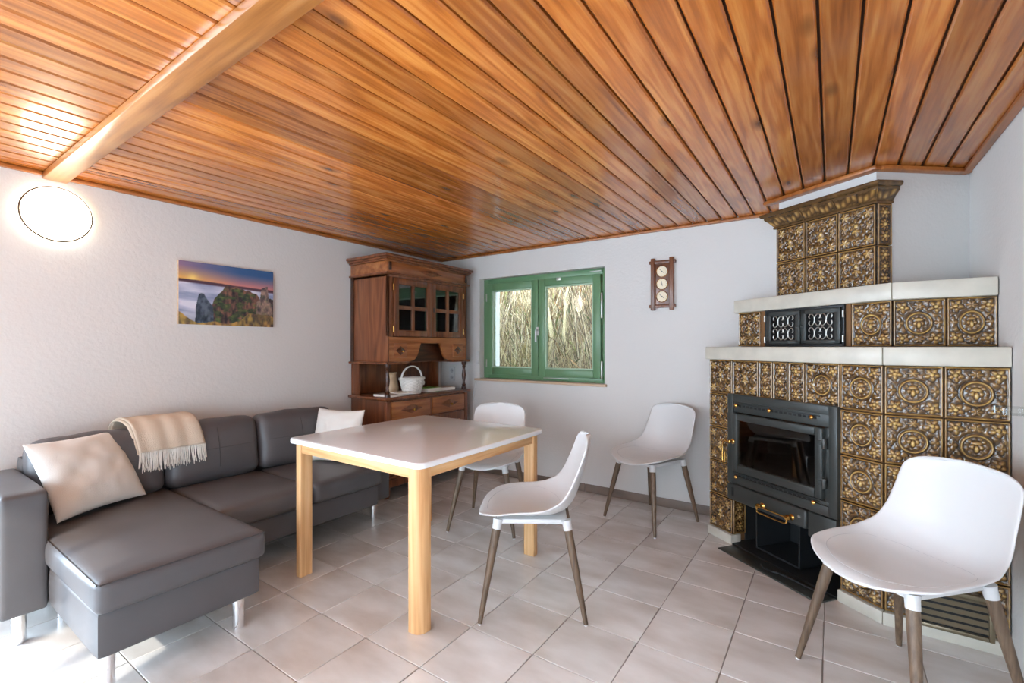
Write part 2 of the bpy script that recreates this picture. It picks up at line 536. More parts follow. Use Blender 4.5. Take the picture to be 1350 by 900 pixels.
for x0, x1, z0, z1 in ((XL, -2.0, -0.12, 2.45), (-1.24, -0.8, -0.12, 2.45), (0.5, XR, -0.12, 2.45),
                       (-2.0, -1.24, -0.12, 0.25), (-2.0, -1.24, 2.05, 2.45),
                       (-0.8, 0.5, -0.12, 0.25), (-0.8, 0.5, 1.6, 2.45)):
    b.box(x0, x1, YF - WT, YF, z0, z1)
struct(b.build('wall_front', 'wall', smooth=False))
struct(MB().box(XL, WX0 + 0.6, YB - 0.011, YB, 0, 0.068).build('baseboard_back_left', 'skirting', bevel=0.002))
b = MB().box(WX0 + 0.604, -1.755, YB - 0.011, YB, 0, 0.068)
struct(b.build('baseboard_back_middle', 'skirting', bevel=0.002))
struct(MB().box(-1.751, -0.66, YB - 0.011, YB, 0, 0.068).build('baseboard_back_right', 'skirting', bevel=0.002))

# chimney breast
CH = [(-0.272, 3.365), (0.192, 3.045), (XR, 3.385), (XR, YB), (-0.272, YB)]
struct(MB().prism(CH, 1.45, ZC + 0.02).build('wall_chimney', 'wall', smooth=False))

# ceiling: dark backing and single boards
ce = struct(MB().box(XL, XR, YF, YB, ZC + 0.017, 2.4).build('ceiling', 'dark_gap', smooth=False))
PW = 0.1042
BY0, BY1 = 0.613, 0.712
def board_mesh(w, L):
    # tongue-and-groove board with chamfered long edges
    h = w / 2 - 0.0038
    prof = [(-h, 0.016), (-h, 0.006), (-h + 0.006, 0), (h - 0.006, 0), (h, 0.006), (h, 0.016)]
    v = [(x, -L / 2, z) for x, z in prof] + [(x, L / 2, z) for x, z in prof]
    n = len(prof)
    f = [(i, i + 1, n + i + 1, n + i) for i in range(n - 1)] + [tuple(range(n - 1, -1, -1)), tuple(range(n, 2 * n))]
    f = [q[::-1] for q in f]
    me = MB().add(v, f).mesh('ceiling_board', smooth=False, fix=True)
    me.materials.append(M['plank']); return me
bcache = {}
def boards(y0, y1, off):
    k = math.floor((XL - off) / PW)
    while off + k * PW < XR:
        a, c = max(off + k * PW, XL), min(off + (k + 1) * PW, XR); k += 1
        if c - a < 0.02: continue
        key = (round(c - a, 4), round(y1 - y0, 3))
        if key not in bcache: bcache[key] = board_mesh(c - a, y1 - y0)
        obj('ceiling_board', bcache[key], ce, ((a + c) / 2, (y0 + y1) / 2, ZC))
boards(BY0 + 0.05, YB, -0.0315)
boards(YF, BY0 + 0.046, -0.0315 + 0.045)

bm_ = MB().box(XL + 0.002, XR - 0.002, BY0, BY1, ZC - 0.036, ZC - 0.001)
o = bm_.build('ceiling_beam', 'beam', bevel=0.006, segs=2)
tag(o, 'flat varnished pine beam running across the wooden ceiling above the round lamp', 'beam')

def trim(name, p, q, w=0.03, h=0.02, inward=(0, 1)):
    p = Vector(p); q = Vector(q); n = Vector(inward).normalized()
    z1 = ZC - 0.001; z0 = z1 - h
    pts = [p, q, q + n * w, p + n * w]
    poly = [(a.x, a.y) for a in pts]
    area = sum(poly[i][0] * poly[(i + 1) % 4][1] - poly[(i + 1) % 4][0] * poly[i][1] for i in range(4))
    if area < 0: poly = poly[::-1]
    return struct(MB().prism(poly, z0, z1).build(name, 'trim', bevel=0.006, segs=2))
trim('trim_1', (XL + 0.001, BY1), (XL + 0.001, YB), inward=(1, 0))
trim('trim_2', (XL + 0.001, YF), (XL + 0.001, BY0), inward=(1, 0))
trim('trim_3', (XL + 0.04, YB - 0.001), (-0.30, YB - 0.001), inward=(0, -1))
trim('trim_4', (XR - 0.001, 3.36), (XR - 0.001, BY1), w=0.035, inward=(-1, 0))
ca, cb_ = Vector(CH[0]), Vector(CH[1]); cd = (cb_ - ca).normalized()
cn = Vector((cd.y, -cd.x))
ce2 = Vector(CH[2]); cd2 = (ce2 - cb_).normalized(); cn2 = Vector((cd2.y, -cd2.x))
trim('trim_5', ca - cd * 0.07 + cn * 0.001, cb_ + cd * 0.03 + cn * 0.001, w=0.055, h=0.022, inward=cn)
trim('trim_6', cb_ + cn2 * 0.001 - cd2 * 0.005, ce2 + cn2 * 0.001 - cd2 * 0.03, w=0.05, h=0.022, inward=cn2)

# ------------------------------------------------------------------ back window
wroot = bpy.data.objects.new('window_1', None); COL.objects.link(wroot)
wroot.location = (WX0, YB + 0.07, WZ0); struct(wroot, 'green two-sash window looking out on dry brush')
W, H = WX1 - WX0, WZ1 - WZ0
def frame_mb(x0, x1, z0, z1, w, y0, y1, wb=None):
    wb = wb or w
    return (MB().box(x0, x0 + w, y0, y1, z0, z1).box(x1 - w, x1, y0, y1, z0, z1)
            .box(x0 + w, x1 - w, y0, y1, z0, z0 + wb).box(x0 + w, x1 - w, y0, y1, z1 - w, z1))
frame_mb(0, W, 0, H, 0.05, 0, 0.07).build('window_frame', 'green', wroot, bevel=0.004)
mid = 0.655
for k, (x0, x1) in enumerate(((0.04, mid), (mid, W - 0.06))):
    s = frame_mb(x0 + 0.002, x1 - 0.002, 0.04, H - 0.05, 0.07, -0.018, 0.05).build('sash', 'green', wroot, bevel=0.006)
    frame_mb(x0 + 0.072, x1 - 0.072, 0.11, H - 0.12, 0.012, -0.008, 0.02).build('glazing_bead', 'green_in', s, bevel=0.002)
    MB().box(x0 + 0.074, x1 - 0.074, 0.024, 0.030, 0.112, H - 0.122).build('pane', 'glass', s, smooth=False)
hd = MB().box(mid - 0.012, mid + 0.012, -0.028, -0.018, 0.42, 0.50).build('window_handle', 'white_plastic', wroot, bevel=0.003)
MB().tube([(mid, -0.028, 0.47), (mid, -0.055, 0.47), (mid, -0.06, 0.455), (mid, -0.06, 0.36)], 0.008).build('handle_lever', 'white_plastic', hd)
for z in (0.09, 0.62):
    MB().box(W - 0.058, W - 0.044, -0.022, -0.004, z - 0.06, z + 0.10 + (z > 0.5) * 0.06).build('hinge', 'silver_iron', wroot, bevel=0.003)
for z in (0.14, 0.80):
    MB().box(0.042, 0.054, -0.024, -0.004, z - 0.03, z + 0.05).build('hinge', 'silver_iron', wroot, bevel=0.003)
MB().box(mid + 0.20, mid + 0.245, -0.028, -0.018, H - 0.075, H - 0.05).build('latch_plate', 'silver_iron', wroot, bevel=0.002)
MB().box(mid + 0.06, mid + 0.32, -0.022, -0.012, 0.022, 0.030).build('stay_bar', 'silver_iron', wroot, bevel=0.002)
MB().box(W - 0.16, W - 0.055, -0.022, -0.012, H - 0.028, H - 0.020).build('stay_bar', 'silver_iron', wroot, bevel=0.002)
MB().box(-0.045, W + 0.02, -0.105, -0.003, -0.022, -0.001).build('window_sill', 'sillwood', wroot, bevel=0.004)
tag(MB().box(WX0 - 0.03, WX0 + 0.0, YB - 0.02, YB - 0.001, 1.075, 1.21).build('shutter_strap_box', 'white_plastic', bevel=0.006),
    'small white shutter strap winder on the wall left of the green window', 'strap winder')

# windows of the unseen wall behind the camera, plus one added at left for light (frames and panes)
def plain_window(name, x0, x1, z0, z1, loc, rotz, label):
    r = bpy.data.objects.new(name, None); COL.objects.link(r); r.location = loc; r.rotation_euler = (0, 0, rotz); struct(r, label)
    w = x1 - x0
    f = frame_mb(x0, x1, z0, z1, 0.06, 0, 0.06); f.box((x0 + x1) / 2 - 0.03, (x0 + x1) / 2 + 0.03, 0, 0.06, z0 + 0.06, z1 - 0.06)
    f.build('window_frame', 'white_plastic', r, bevel=0.004)
plain_window('window_2', -2.0, -1.24, 0.25, 2.05, (0, YF - 0.22, 0), 0, 'narrow white window behind the camera')
plain_window('window_3', -0.8, 0.5, 0.25, 1.6, (0, YF - 0.22, 0), 0, 'wide white window behind the camera')

plain_window('window_added_left', -LY1, -LY0, 0.25, 1.95, (XL - 0.22, 0, 0), R(-90), 'unseen white window added in the left wall to light the room')

# ------------------------------------------------------------------ outside: bank with dry brush
def bank_h(x, y):
    t = np.clip((y - 4.15) / 3.2, 0, 1)
    return 0.50 + 2.9 * t ** 1.0 + 0.22 * (fbm(x * 1.3 + 9, y * 1.3, 4, 3) - 0.5)
gxs = np.linspace(-7.5, 1.5, 60); gys = np.linspace(4.05, 7.6, 34)
GX, GY = np.meshgrid(gxs, gys, indexing='ij')
ground = MB().grid(np.stack([GX, GY, bank_h(GX, GY)], 2)).build('ground', 'earth', fix=True)
tag(ground, 'steep brown earth bank rising behind the green window', 'ground', kind='stuff')

def blades(name, n, ybias, hmin, hmax, wid, pal, lean, label, cat, seed):
    rs = np.random.default_rng(seed)
    x = rs.uniform(-7.0, 0.6, n); y = 4.3 + 3.1 * rs.uniform(0, 1, n) ** ybias
    z = bank_h(x, y) - 0.02
    h = rs.uniform(hmin, hmax, n) * (0.6 + 0.8 * vnoise(x * 2, y * 2, seed))
    a = rs.uniform(0, 2 * math.pi, n); ln = rs.normal(0, lean, (n, 2))
    h = h * (0.45 + 0.9 * vnoise(x * 1.1 + 4, y * 1.1, seed + 5))
    ln[:, 1] = np.maximum(ln[:, 1], (4.12 - y) / h)      # nothing leans into the house wall
    bx, by = np.cos(a) * wid, np.sin(a) * wid
    V = np.zeros((n, 5, 3))
    for k, t in ((0, 0.0), (2, 0.55)):
        ox = ln[:, 0] * h * t ** 1.6; oy = ln[:, 1] * h * t ** 1.6
        w = 1 - t * 0.5
        V[:, k] = np.stack([x - bx * w + ox, y - by * w + oy, z + h * t], 1)
        V[:, k + 1] = np.stack([x + bx * w + ox, y + by * w + oy, z + h * t], 1)
    V[:, 4] = np.stack([x + ln[:, 0] * h, y + ln[:, 1] * h, z + h * (1 - 0.2 * np.hypot(ln[:, 0], ln[:, 1]))], 1)
    idx = np.arange(n)[:, None] * 5
    F = [tuple(q) for q in (idx + np.array([0, 1, 3, 2])).tolist()] + [tuple(q) for q in (idx + np.array([2, 3, 4])).tolist()]
    me = bpy.data.meshes.new(name); me.from_pydata(V.reshape(-1, 3).tolist(), [], F)
    pal = np.array([srgb(*c) for c in pal]); ci = rs.integers(0, len(pal), n)
    c = pal[ci] * rs.uniform(0.7, 1.15, (n, 1)); c[:, 3] = 1
    at = me.color_attributes.new('Col', 'FLOAT_COLOR', 'POINT')
    at.data.foreach_set('color', np.repeat(c, 5, axis=0).ravel().astype(np.float32))
    me.materials.append(M['blades'])
    return tag(obj(name, me), label, cat, kind='stuff')
blades('dry_grass', 22000, 1.3, 0.22, 0.65, 0.0042, [(206, 188, 146), (184, 160, 118), (148, 132, 88), (222, 206, 170), (116, 108, 66)], 0.55,
       'pale dry grass covering the bank outside the window', 'grass', 11)
blades('dry_brush', 9000, 0.9, 0.6, 2.0, 0.0042, [(132, 108, 86), (188, 166, 136), (78, 62, 48), (214, 198, 170), (92, 78, 60)], 0.42,
       'tall bare twigs and stalks tangled outside the window', 'brush', 12)
blades('green_undergrowth', 3000, 1.1, 0.2, 0.7, 0.012, [(112, 128, 70), (138, 142, 80), (92, 108, 64), (166, 124, 80)], 0.7,
       'sparse green and rusty leaves among the dry brush outside', 'undergrowth', 13)
for k, (x, y, r, h) in enumerate(((-2.75, 4.75, 0.030, 2.6), (-3.55, 4.7, 0.026, 2.6), (-2.52, 4.8, 0.018, 2.4))):
    z = float(bank_h(np.array(x), np.array(y))) - 0.1
    pts = [(x + 0.05 * math.sin(q * 1.9 + k), y + 0.03 * math.cos(q * 1.3 + k), z + h * q / 6) for q in range(7)]
    o = MB().tube(pts, [r * (1 - 0.09 * q) for q in range(7)], 8).build('sapling_trunk', 'bark')
    tag(o, ('pale bare sapling trunk seen through the middle of the right window sash', 'pale bare sapling trunk seen through the left window sash',
            'thinnest bare sapling stem close right of another in the right window sash')[k], 'tree trunk', 'sapling trunks outside the window')

# ------------------------------------------------------------------ tiled stove
S0 = Vector((0.0, 3.1, 0.0))
stove = thing('tiled_stove', 'stepped corner stove clad in amber relief tiles with cream marble shelves', 'stove', S0)
def loc3(x, y, z): return (x - S0.x, y - S0.y, z - S0.z)

def relief(w, h, nx, ny, kind):
    """height field of one glazed tile, local x in [-w/2, w/2], z in [-h/2, h/2]; returns (mesh)"""
    xs = np.linspace(-w / 2, w / 2, nx); zs = np.linspace(-h / 2, h / 2, ny)
    Xm, Zm = np.meshgrid(xs, zs, indexing='ij')
    x = Xm / (0.1); z = Zm / (0.11)          # +-1 on a full tile
    ew = (w / 2 - np.abs(Xm)); eh = (h / 2 - np.abs(Zm))
    e = np.minimum(ew, eh)
    ht = np.zeros_like(x) + 0.10
    # scrolling leaf background
    wx = x + 0.25 * np.sin(z * 5.0 + 1.3) ; wz = z + 0.25 * np.sin(x * 5.0)
    sc = np.abs(np.sin(wx * 8.5) * np.cos(wz * 8.0)) * 0.38 + 0.42 * fbm(x * 5 + 3, z * 5 + 7, 3, 5)
    ht += sc * 0.75
    def dome(cx, cz, rx, rz, amp, pet=0, ph=0.0):
        nonlocal ht
        dx, dz = (x - cx) / rx, (z - cz) / rz
        r = np.sqrt(dx * dx + dz * dz); th = np.arctan2(dz, dx)
        rr = r / (1 + (0.18 * np.cos(pet * th + ph) if pet else 0))
        d = np.clip(1 - rr ** 2, 0, 1)
        m = (rr < 1)
        crease = (0.75 + 0.25 * np.cos(pet * th + ph)) if pet else 1
        ht = np.where(m, np.maximum(ht * (1 - d), amp * np.sqrt(d) * crease), ht)
        ring = np.exp(-((rr - 1.06) / 0.10) ** 2)
        ht = ht * (1 - 0.85 * ring)
    if kind == 'full':
        sx = w / 0.2
        rr = np.sqrt((x / (0.46 * sx)) ** 2 + ((z + 0.02) / 0.42) ** 2)
        inside = rr < 1
        ht = np.where(inside, 0.12 + 0.35 * np.clip(1 - rr ** 2, 0, 1), ht)
        ht = ht * (1 - 0.8 * np.exp(-((rr - 1.22) / 0.08) ** 2))
        ht = np.maximum(ht, 0.95 * np.exp(-((rr - 1.03) / 0.085) ** 2))
        # lion mask: mane, brow, cheeks, muzzle
        th = np.arctan2(z, x)
        mane = 0.55 * np.exp(-((rr - 0.70) / 0.16) ** 2) * (0.6 + 0.4 * np.cos(11 * th))
        ht = np.where(rr < 0.93, np.maximum(ht, mane), ht)
        for cx, cz, rx, rz, a in ((0, 0.10, 0.20, 0.12, 0.8), (-0.13, -0.03, 0.10, 0.10, 0.75), (0.13, -0.03, 0.10, 0.10, 0.75),
                                  (0, -0.10, 0.09, 0.15, 1.0), (-0.22, 0.18, 0.07, 0.07, 0.7), (0.22, 0.18, 0.07, 0.07, 0.7)):
            dome(cx * sx, cz, rx * sx, rz, a)
        for sx_ in (-1, 1):
            for sz_ in (-1, 1):
                dome(sx_ * 0.64 * sx, sz_ * 0.66, 0.25, 0.24, 0.95, 5, 1.0 if sz_ > 0 else 2.2)
                dome(sx_ * 0.64 * sx, sz_ * 0.66, 0.09, 0.09, 1.0)
            dome(sx_ * 0.74 * sx, 0.0, 0.15, 0.22, 0.7, 4)
            dome(0, sx_ * 0.70, 0.20, 0.16, 0.75, 6)
    elif kind == 'dense':
        sx = w / 0.2
        dome(0, 0.12, 0.34 * sx, 0.34, 0.8, 7); dome(0, -0.12, 0.24 * sx, 0.26, 1.0, 5, 1.5); dome(0, 0.1, 0.12, 0.14, 1.0)
        for sx_ in (-1, 1):
            for sz_ in (-1, 1):
                dome(sx_ * 0.62 * sx, sz_ * 0.64, 0.24, 0.24, 0.9, 6, 0.7 * sz_)
            dome(sx_ * 0.66 * sx, 0.05, 0.16, 0.24, 0.7, 5)
            dome(0, sx_ * 0.72, 0.18, 0.15, 0.7, 5)
    else:  # half-width tile: three stacked rosettes
        for cz, a in ((0.55, 0.95), (0.0, 0.85), (-0.55, 0.95)):
            dome(0, cz, 0.27, 0.25, a, 6 if cz else 8); dome(0, cz, 0.11, 0.11, 1.0)
    # groove, then raised frame moulding
    ht = ht * np.clip((e - 0.006) / 0.010, 0, 1)
    fr = np.clip(1 - np.abs(e - 0.0045) / 0.0045, 0, 1)
    ht = np.maximum(ht, 0.75 * np.sqrt(fr))
    ht = np.clip(ht, 0, 1.05)
    D = 0.011
    Y = -ht * D
    P = np.stack([Xm, Y, Zm], 2)
    mb = MB().grid(P, flip=False)
    # closed sides back to the body
    n, m = nx, ny
    ring = [i * m for i in range(n)] + [(n - 1) * m + j for j in range(1, m)] + [i * m + m - 1 for i in range(n - 2, -1, -1)] + [j for j in range(m - 2, 0, -1)]
    base = len(mb.v)
    mb.v += [(mb.v[i][0], 0.012, mb.v[i][2]) for i in ring]
    L = len(ring)
    for i in range(L):
        j = (i + 1) % L
        mb.f.append((ring[i], base + i, base + j, ring[j]))
    me = mb.mesh('relief_tile', smooth=True, angle=75, fix=True)
    at = me.attributes.new('relief', 'FLOAT', 'POINT')
    vals = np.concatenate([ht.reshape(-1), np.zeros(L) + 0.3]).astype(np.float32)
    at.data.foreach_set('value', vals)
    me.materials.append(M['kachel'])
    return me
kcache = {}
def tile(base, th, s0, s1, z0, z1, kind=None, gap=0.003):
    w, h = round(s1 - s0 - gap, 3), round(z1 - z0 - gap, 3)
    if kind is None: kind = 'full' if w > 0.15 else 'half'
    key = (w, h, kind)
    if key not in kcache:
        kcache[key] = relief(w, h, max(16, int(76 * w / 0.2)), max(20, int(84 * h / 0.22)), kind)
    d = Vector((math.cos(th), math.sin(th)))
    p = Vector(base) + d * ((s0 + s1) / 2)
    return obj('relief_tile', kcache[key], stove, loc3(p.x, p.y, (z0 + z1) / 2), th)

B0 = Vector((-0.674, 3.336)); A0 = Vector((0.196, 2.683))
TH1 = math.atan2(A0.y - B0.y, A0.x - B0.x); L1 = (A0 - B0).length
D1 = Vector((math.cos(TH1), math.sin(TH1))); N1 = Vector((-D1.y, D1.x))   # N1 points into the stove
def f1(s, dep): p = B0 + D1 * s + N1 * dep; return (p.x, p.y)
ZR = [1.167 - 0.2214 * k for k in range(6)]      # row lines
cols = [0, 0.2, 0.4, 0.5, 0.6, 0.7, 0.89, L1]
for c in range(7): tile(B0, TH1, cols[c], cols[c + 1], ZR[1], ZR[0], 'dense' if c < 2 else None)
for r in range(1, 5):
    tile(B0, TH1, 0, 0.2, ZR[r + 1], ZR[r], 'dense')
    tile(B0, TH1, 0.89, L1, ZR[r + 1], ZR[r])
# pillar side facing the niche (narrow tile)
pn = Vector(f1(0.2, 0)); tile(pn, TH1 + R(90), 0.0, 0.1, ZR[5], ZR[4])
for r in range(5):
    tile(A0, 0, 0, 0.2, ZR[r + 1], ZR[r]); tile(A0, 0, 0.2, XR - A0.x - 0.002, ZR[r + 1], ZR[r])
# masonry body (joint colour) behind the tiles
bd = MB()
e = 0.010
bd.prism([f1(e, e), f1(0.2 - e, e), f1(0.2 - e, 0.45), (B0.x + e, YB - 0.01), (B0.x + e, 3.42)][::1], 0.0, 1.167)
bd.prism([f1(0.90, e), (A0.x + 0.0, A0.y + 0.013), (XR - 0.002, A0.y + 0.012), (XR - 0.002, YB - 0.01), f1(0.90, 0.5)], 0.0, 1.167)
bd.prism([f1(0.2 - e, e), f1(0.90, e), f1(0.90, 0.44), f1(0.2 - e, 0.44)], 0.955, 1.167)
bd.prism([f1(0.2 - e, 0.44), f1(0.90, 0.44), f1(0.90, 0.48), f1(0.2 - e, 0.48)], 0.0, 1.167)
bd.xf(Matrix.Translation(-S0)).build('stove_body', 'joint', stove, smooth=False, fix=True)
# plinth
def slab(name, poly, z0, z1, mat, bevel=0.004, parent=stove):
    return MB().prism(poly, z0, z1).xf(Matrix.Translation(-S0)).build(name, mat, parent, bevel=bevel)
slab('plinth', [f1(-0.004, -0.018), f1(0.205, -0.018), f1(0.205, 0.06), f1(-0.004, 0.06)], 0.0, 0.058, 'marble')
slab('plinth', [f1(0.885, -0.018), (A0.x - 0.008, A0.y - 0.020), (A0.x + 0.006, A0.y + 0.02), f1(0.885, 0.03)], 0.0, 0.058, 'marble')
slab('plinth', [(A0.x - 0.006, A0.y - 0.020), (XR - 0.002, A0.y - 0.020), (XR - 0.002, A0.y + 0.02), (A0.x + 0.008, A0.y + 0.02)], 0.0, 0.058, 'marble')
# lower mantel shelf (two slabs meeting at the corner)
oh = 0.022
Ac = (A0.x - 0.007, A0.y - oh)
g = 0.0012
slab('mantel_slab', [f1(-0.02, -oh), (Ac[0] - g, Ac[1]), (XR - 0.03, YB - 0.004), (B0.x - 0.018, YB - 0.004)], 1.167, 1.25, 'marble', 0.006)
slab('mantel_slab', [(Ac[0] + g, Ac[1]), (XR - 0.004, A0.y - oh), (XR - 0.004, YB - 0.004), (XR - 0.024, YB - 0.004)], 1.167, 1.25, 'marble', 0.006)

# second tier
B2 = Vector((-0.506, 3.391)); A2 = Vector((0.242, 2.865))
TH2 = math.atan2(A2.y - B2.y, A2.x - B2.x); L2 = (A2 - B2).length
D2 = Vector((math.cos(TH2), math.sin(TH2))); N2 = Vector((-D2.y, D2.x))
def f2(s, dep): p = B2 + D2 * s + N2 * dep; return (p.x, p.y)
Z2a, Z2b, Z2c = 1.251, 1.4735, 1.556
tile(B2, TH2, 0, 0.175, Z2a, Z2b, 'dense'); tile(B2, TH2, 0.725, L2, Z2a, Z2b)
for s0, s1 in ((0.176, 0.214), (0.698, 0.724)):
    MB().box(-(s1 - s0) / 2, (s1 - s0) / 2, -0.006, 0.012, -0.11, 0.11).build('joint_strip', 'joint', stove, bevel=0.003,
        loc=loc3(*f2((s0 + s1) / 2, 0), 1.362), rotz=TH2)
tile(A2, 0, 0, 0.19, Z2a, Z2b); tile(A2, 0, 0.19, XR - A2.x - 0.002, Z2a, Z2b)
bd = MB()
bd.prism([f2(e, e), f2(0.215, e), f2(0.215, 0.25), (B2.x + e, YB - 0.01)], 1.251, 1.4735)
bd.prism([f2(0.70, e), (A2.x, A2.y + 0.013), (XR - 0.002, A2.y + 0.012), (XR - 0.002, YB - 0.01), f2(0.70, 0.3)], 1.251, 1.4735)
bd.prism([f2(0.215, 0.2), f2(0.70, 0.2), f2(0.70, 0.25), f2(0.215, 0.25)], 1.251, 1.4735)
bd.xf(Matrix.Translation(-S0)).build('stove_body', 'joint', stove, smooth=False, fix=True)
Ac2 = (A2.x - 0.006, A2.y - oh)
slab('mantel_slab', [f2(-0.02, -oh), (Ac2[0] - g, Ac2[1]), (XR - 0.03, YB - 0.004), (B2.x - 0.015, YB - 0.004)], Z2b, Z2c, 'marble', 0.006)
slab('mantel_slab', [(Ac2[0] + g, Ac2[1]), (XR - 0.004, A2.y - oh), (XR - 0.004, YB - 0.004), (XR - 0.024, YB - 0.004)], Z2b, Z2c, 'marble', 0.006)

# warm-air doors with scrolled ironwork
def spiral(cx, cz, r0, a0, turns, sgn, n=16):
    pts = []
    for k in range(n):
        t = k / (n - 1); a = a0 + sgn * turns * 2 * math.pi * t; r = r0 * (1 - 0.62 * t)
        pts.append((cx + r * math.cos(a), 0, cz + r * math.sin(a)))
    return pts
gw = 0.484; gh = 0.222
gr = MB().box(-gw / 2, gw / 2, -0.012, 0.03, -gh / 2, -gh / 2 + 0.014).box(-gw / 2, gw / 2, -0.012, 0.03, gh / 2 - 0.014, gh / 2)
gr.box(-gw / 2, -gw / 2 + 0.014, -0.012, 0.03, -gh / 2, gh / 2).box(gw / 2 - 0.014, gw / 2, -0.012, 0.03, -gh / 2, gh / 2)
gro = gr.build('air_grate', 'iron_black', stove, bevel=0.003, loc=loc3(*f2(0.456, -0.004), 1.3625), rotz=TH2)
MB().box(-gw / 2 + 0.01, gw / 2 - 0.01, 0.03, 0.034, -gh / 2 + 0.01, gh / 2 - 0.01).build('dark_backing', 'black', gro)
for sx in (-1, 1):
    cx = sx * 0.114
    lw, lh = 0.222, 0.192
    lf = MB().box(cx - lw / 2, cx + lw / 2, -0.020, -0.006, -lh / 2, -lh / 2 + 0.022).box(cx - lw / 2, cx + lw / 2, -0.020, -0.006, lh / 2 - 0.026, lh / 2)
    lf.box(cx - lw / 2, cx - lw / 2 + 0.030, -0.020, -0.006, -lh / 2, lh / 2).box(cx + lw / 2 - 0.030, cx + lw / 2, -0.020, -0.006, -lh / 2, lh / 2)
    lf.build('grate_door', 'iron', gro, bevel=0.003)
    for uz in (-1, 1):
        for ccx, mx in ((-0.053, 1), (-0.013, -1), (0.013, 1), (0.053, -1)):
            pts = []
            for t in np.linspace(-1, 1, 27):
                rt = 0.0215 * (1 - 0.62 * max(0.0, (abs(t) - 0.42) / 0.58))
                an = t * R(218)
                pull = 0.016 * max(0.0, (abs(t) - 0.30) / 0.70) * math.copysign(1, t)
                pts.append((cx + ccx + mx * 0.92 * rt * math.cos(an), -0.014, uz * 0.0375 + 1.45 * rt * math.sin(an) + 0.95 * pull))
            MB().tube(pts, 0.0026, 6).build('scroll', 'silver_iron', gro)
    MB().lathe([(0.0, 0), (0.008, 0.001), (0.009, 0.006), (0.0, 0.012)], 12).xf(Matrix.Translation((sx * 0.014, -0.020, 0)) @ Matrix.Rotation(R(90), 4, 'X')).build('latch_knob', 'iron', gro)
    for z in (-0.07, 0.06):
        MB().lathe([(0.0055, -0.018), (0.0055, 0.018)], 10).xf(Matrix.Translation((sx * (gw / 2 - 0.004), -0.016, z))).build('hinge', 'silver_iron', gro)

# third tier on the chimney breast
B3 = Vector((-0.284, 3.352)) ; A3 = Vector((0.190, 3.026))
TH3 = math.atan2(A3.y - B3.y, A3.x - B3.x); L3 = (A3 - B3).length
Z3 = [1.557, 1.772, 1.988]
for r in range(2):
    for c in range(3): tile(B3, TH3, L3 * c / 3, L3 * (c + 1) / 3, Z3[r], Z3[r + 1], 'dense')
TH4 = math.atan2(CH[2][1] - CH[1][1], CH[2][0] - CH[1][0])
B4 = A3 + Vector((0.003, 0.002))
for r in range(2): tile(B4, TH4, 0, 0.082, Z3[r], Z3[r + 1], 'half')
bd = MB()
D3 = Vector((math.cos(TH3), math.sin(TH3))); N3 = Vector((-D3.y, D3.x))
D4 = Vector((math.cos(TH4), math.sin(TH4))); N4 = Vector((-D4.y, D4.x))
p = [B3 + D3 * 0.004 + N3 * 0.01, A3 + N3 * 0.012, A3 + D4 * 0.08 + N4 * 0.012, Vector((0.3, 3.4)), Vector((-0.268, 3.5))]
bd.prism([(q.x, q.y) for q in p], 1.557, 1.99).xf(Matrix.Translation(-S0)).build('stove_body', 'joint', stove, smooth=False, fix=True)
# cornice: profile swept round the corner, with an embossed leaf band
prof = [(0.0, 1.986), (0.012, 1.988), (0.014, 1.996), (0.010, 2.002), (0.016, 2.010), (0.024, 2.022), (0.034, 2.034), (0.046, 2.046),
        (0.050, 2.052), (0.050, 2.060), (0.062, 2.064), (0.068, 2.072), (0.068, 2.082), (0.060, 2.088), (-0.03, 2.088)]
def cornice_piece(p0, p1, n0, n1, sc0, sc1, name):
    """from p0 to p1; n0/n1 = offset directions at the ends (mitres), scaled"""
    nseg = max(6, int((p1 - p0).length / 0.006))
    prf = []
    for i in range(len(prof) - 1):
        for t in (0, 0.5): prf.append((prof[i][0] * (1 - t) + prof[i + 1][0] * t, prof[i][1] * (1 - t) + prof[i + 1][1] * t))
    prf.append(prof[-1])
    P = np.zeros((nseg + 1, len(prf), 3)); rel = np.zeros((nseg + 1, len(prf)))
    for i in range(nseg + 1):
        t = i / nseg; q = p0.lerp(p1, t); nn = (n0 * sc0).lerp(n1 * sc1, t)
        s = (p1 - p0).length * t
        for j, (o_, z) in enumerate(prf):
            inb = 2.008 < z < 2.048
            bump = 0.006 * abs(math.sin(s * 120) * math.cos((z - 2.028) * 75 + 0.9 * math.sin(s * 60))) * (1 if inb else 0)
            rel[i, j] = 0.12 + (0.6 * bump / 0.006 if inb else 0.14)
            P[i, j] = (q.x + nn.x * (o_ + bump) - S0.x, q.y + nn.y * (o_ + bump) - S0.y, z)
    mb = MB().grid(P)
    m = len(prf)
    for a in (0, nseg): mb.f.append(tuple(a * m + j for j in range(m)))
    me = mb.mesh(name, smooth=True, angle=50, fix=True)
    at = me.attributes.new('relief', 'FLOAT', 'POINT'); at.data.foreach_set('value', rel.reshape(-1).astype(np.float32))
    me.materials.append(M['kachel'])
    return obj(name, me, stove)
O3 = -N3; O4 = -N4
bis = (O3 + O4).normalized(); bsc = 1 / bis.dot(O3)
cutL = (O3 - D3).normalized(); lsc = 1 / cutL.dot(O3)
q = [B3, B3 + D3 * (L3 / 3), B3 + D3 * (2 * L3 / 3), A3]
cornice_piece(q[0], q[1] - D3 * 0.001, cutL, O3, lsc, 1, 'cornice_tile')
cornice_piece(q[1] + D3 * 0.001, q[2] - D3 * 0.001, O3, O3, 1, 1, 'cornice_tile')
cornice_piece(q[2] + D3 * 0.001, q[3], O3, bis, 1, bsc, 'cornice_tile')
cornice_piece(A3, A3 + D4 * 0.085, bis, O4, bsc, 1, 'cornice_tile')

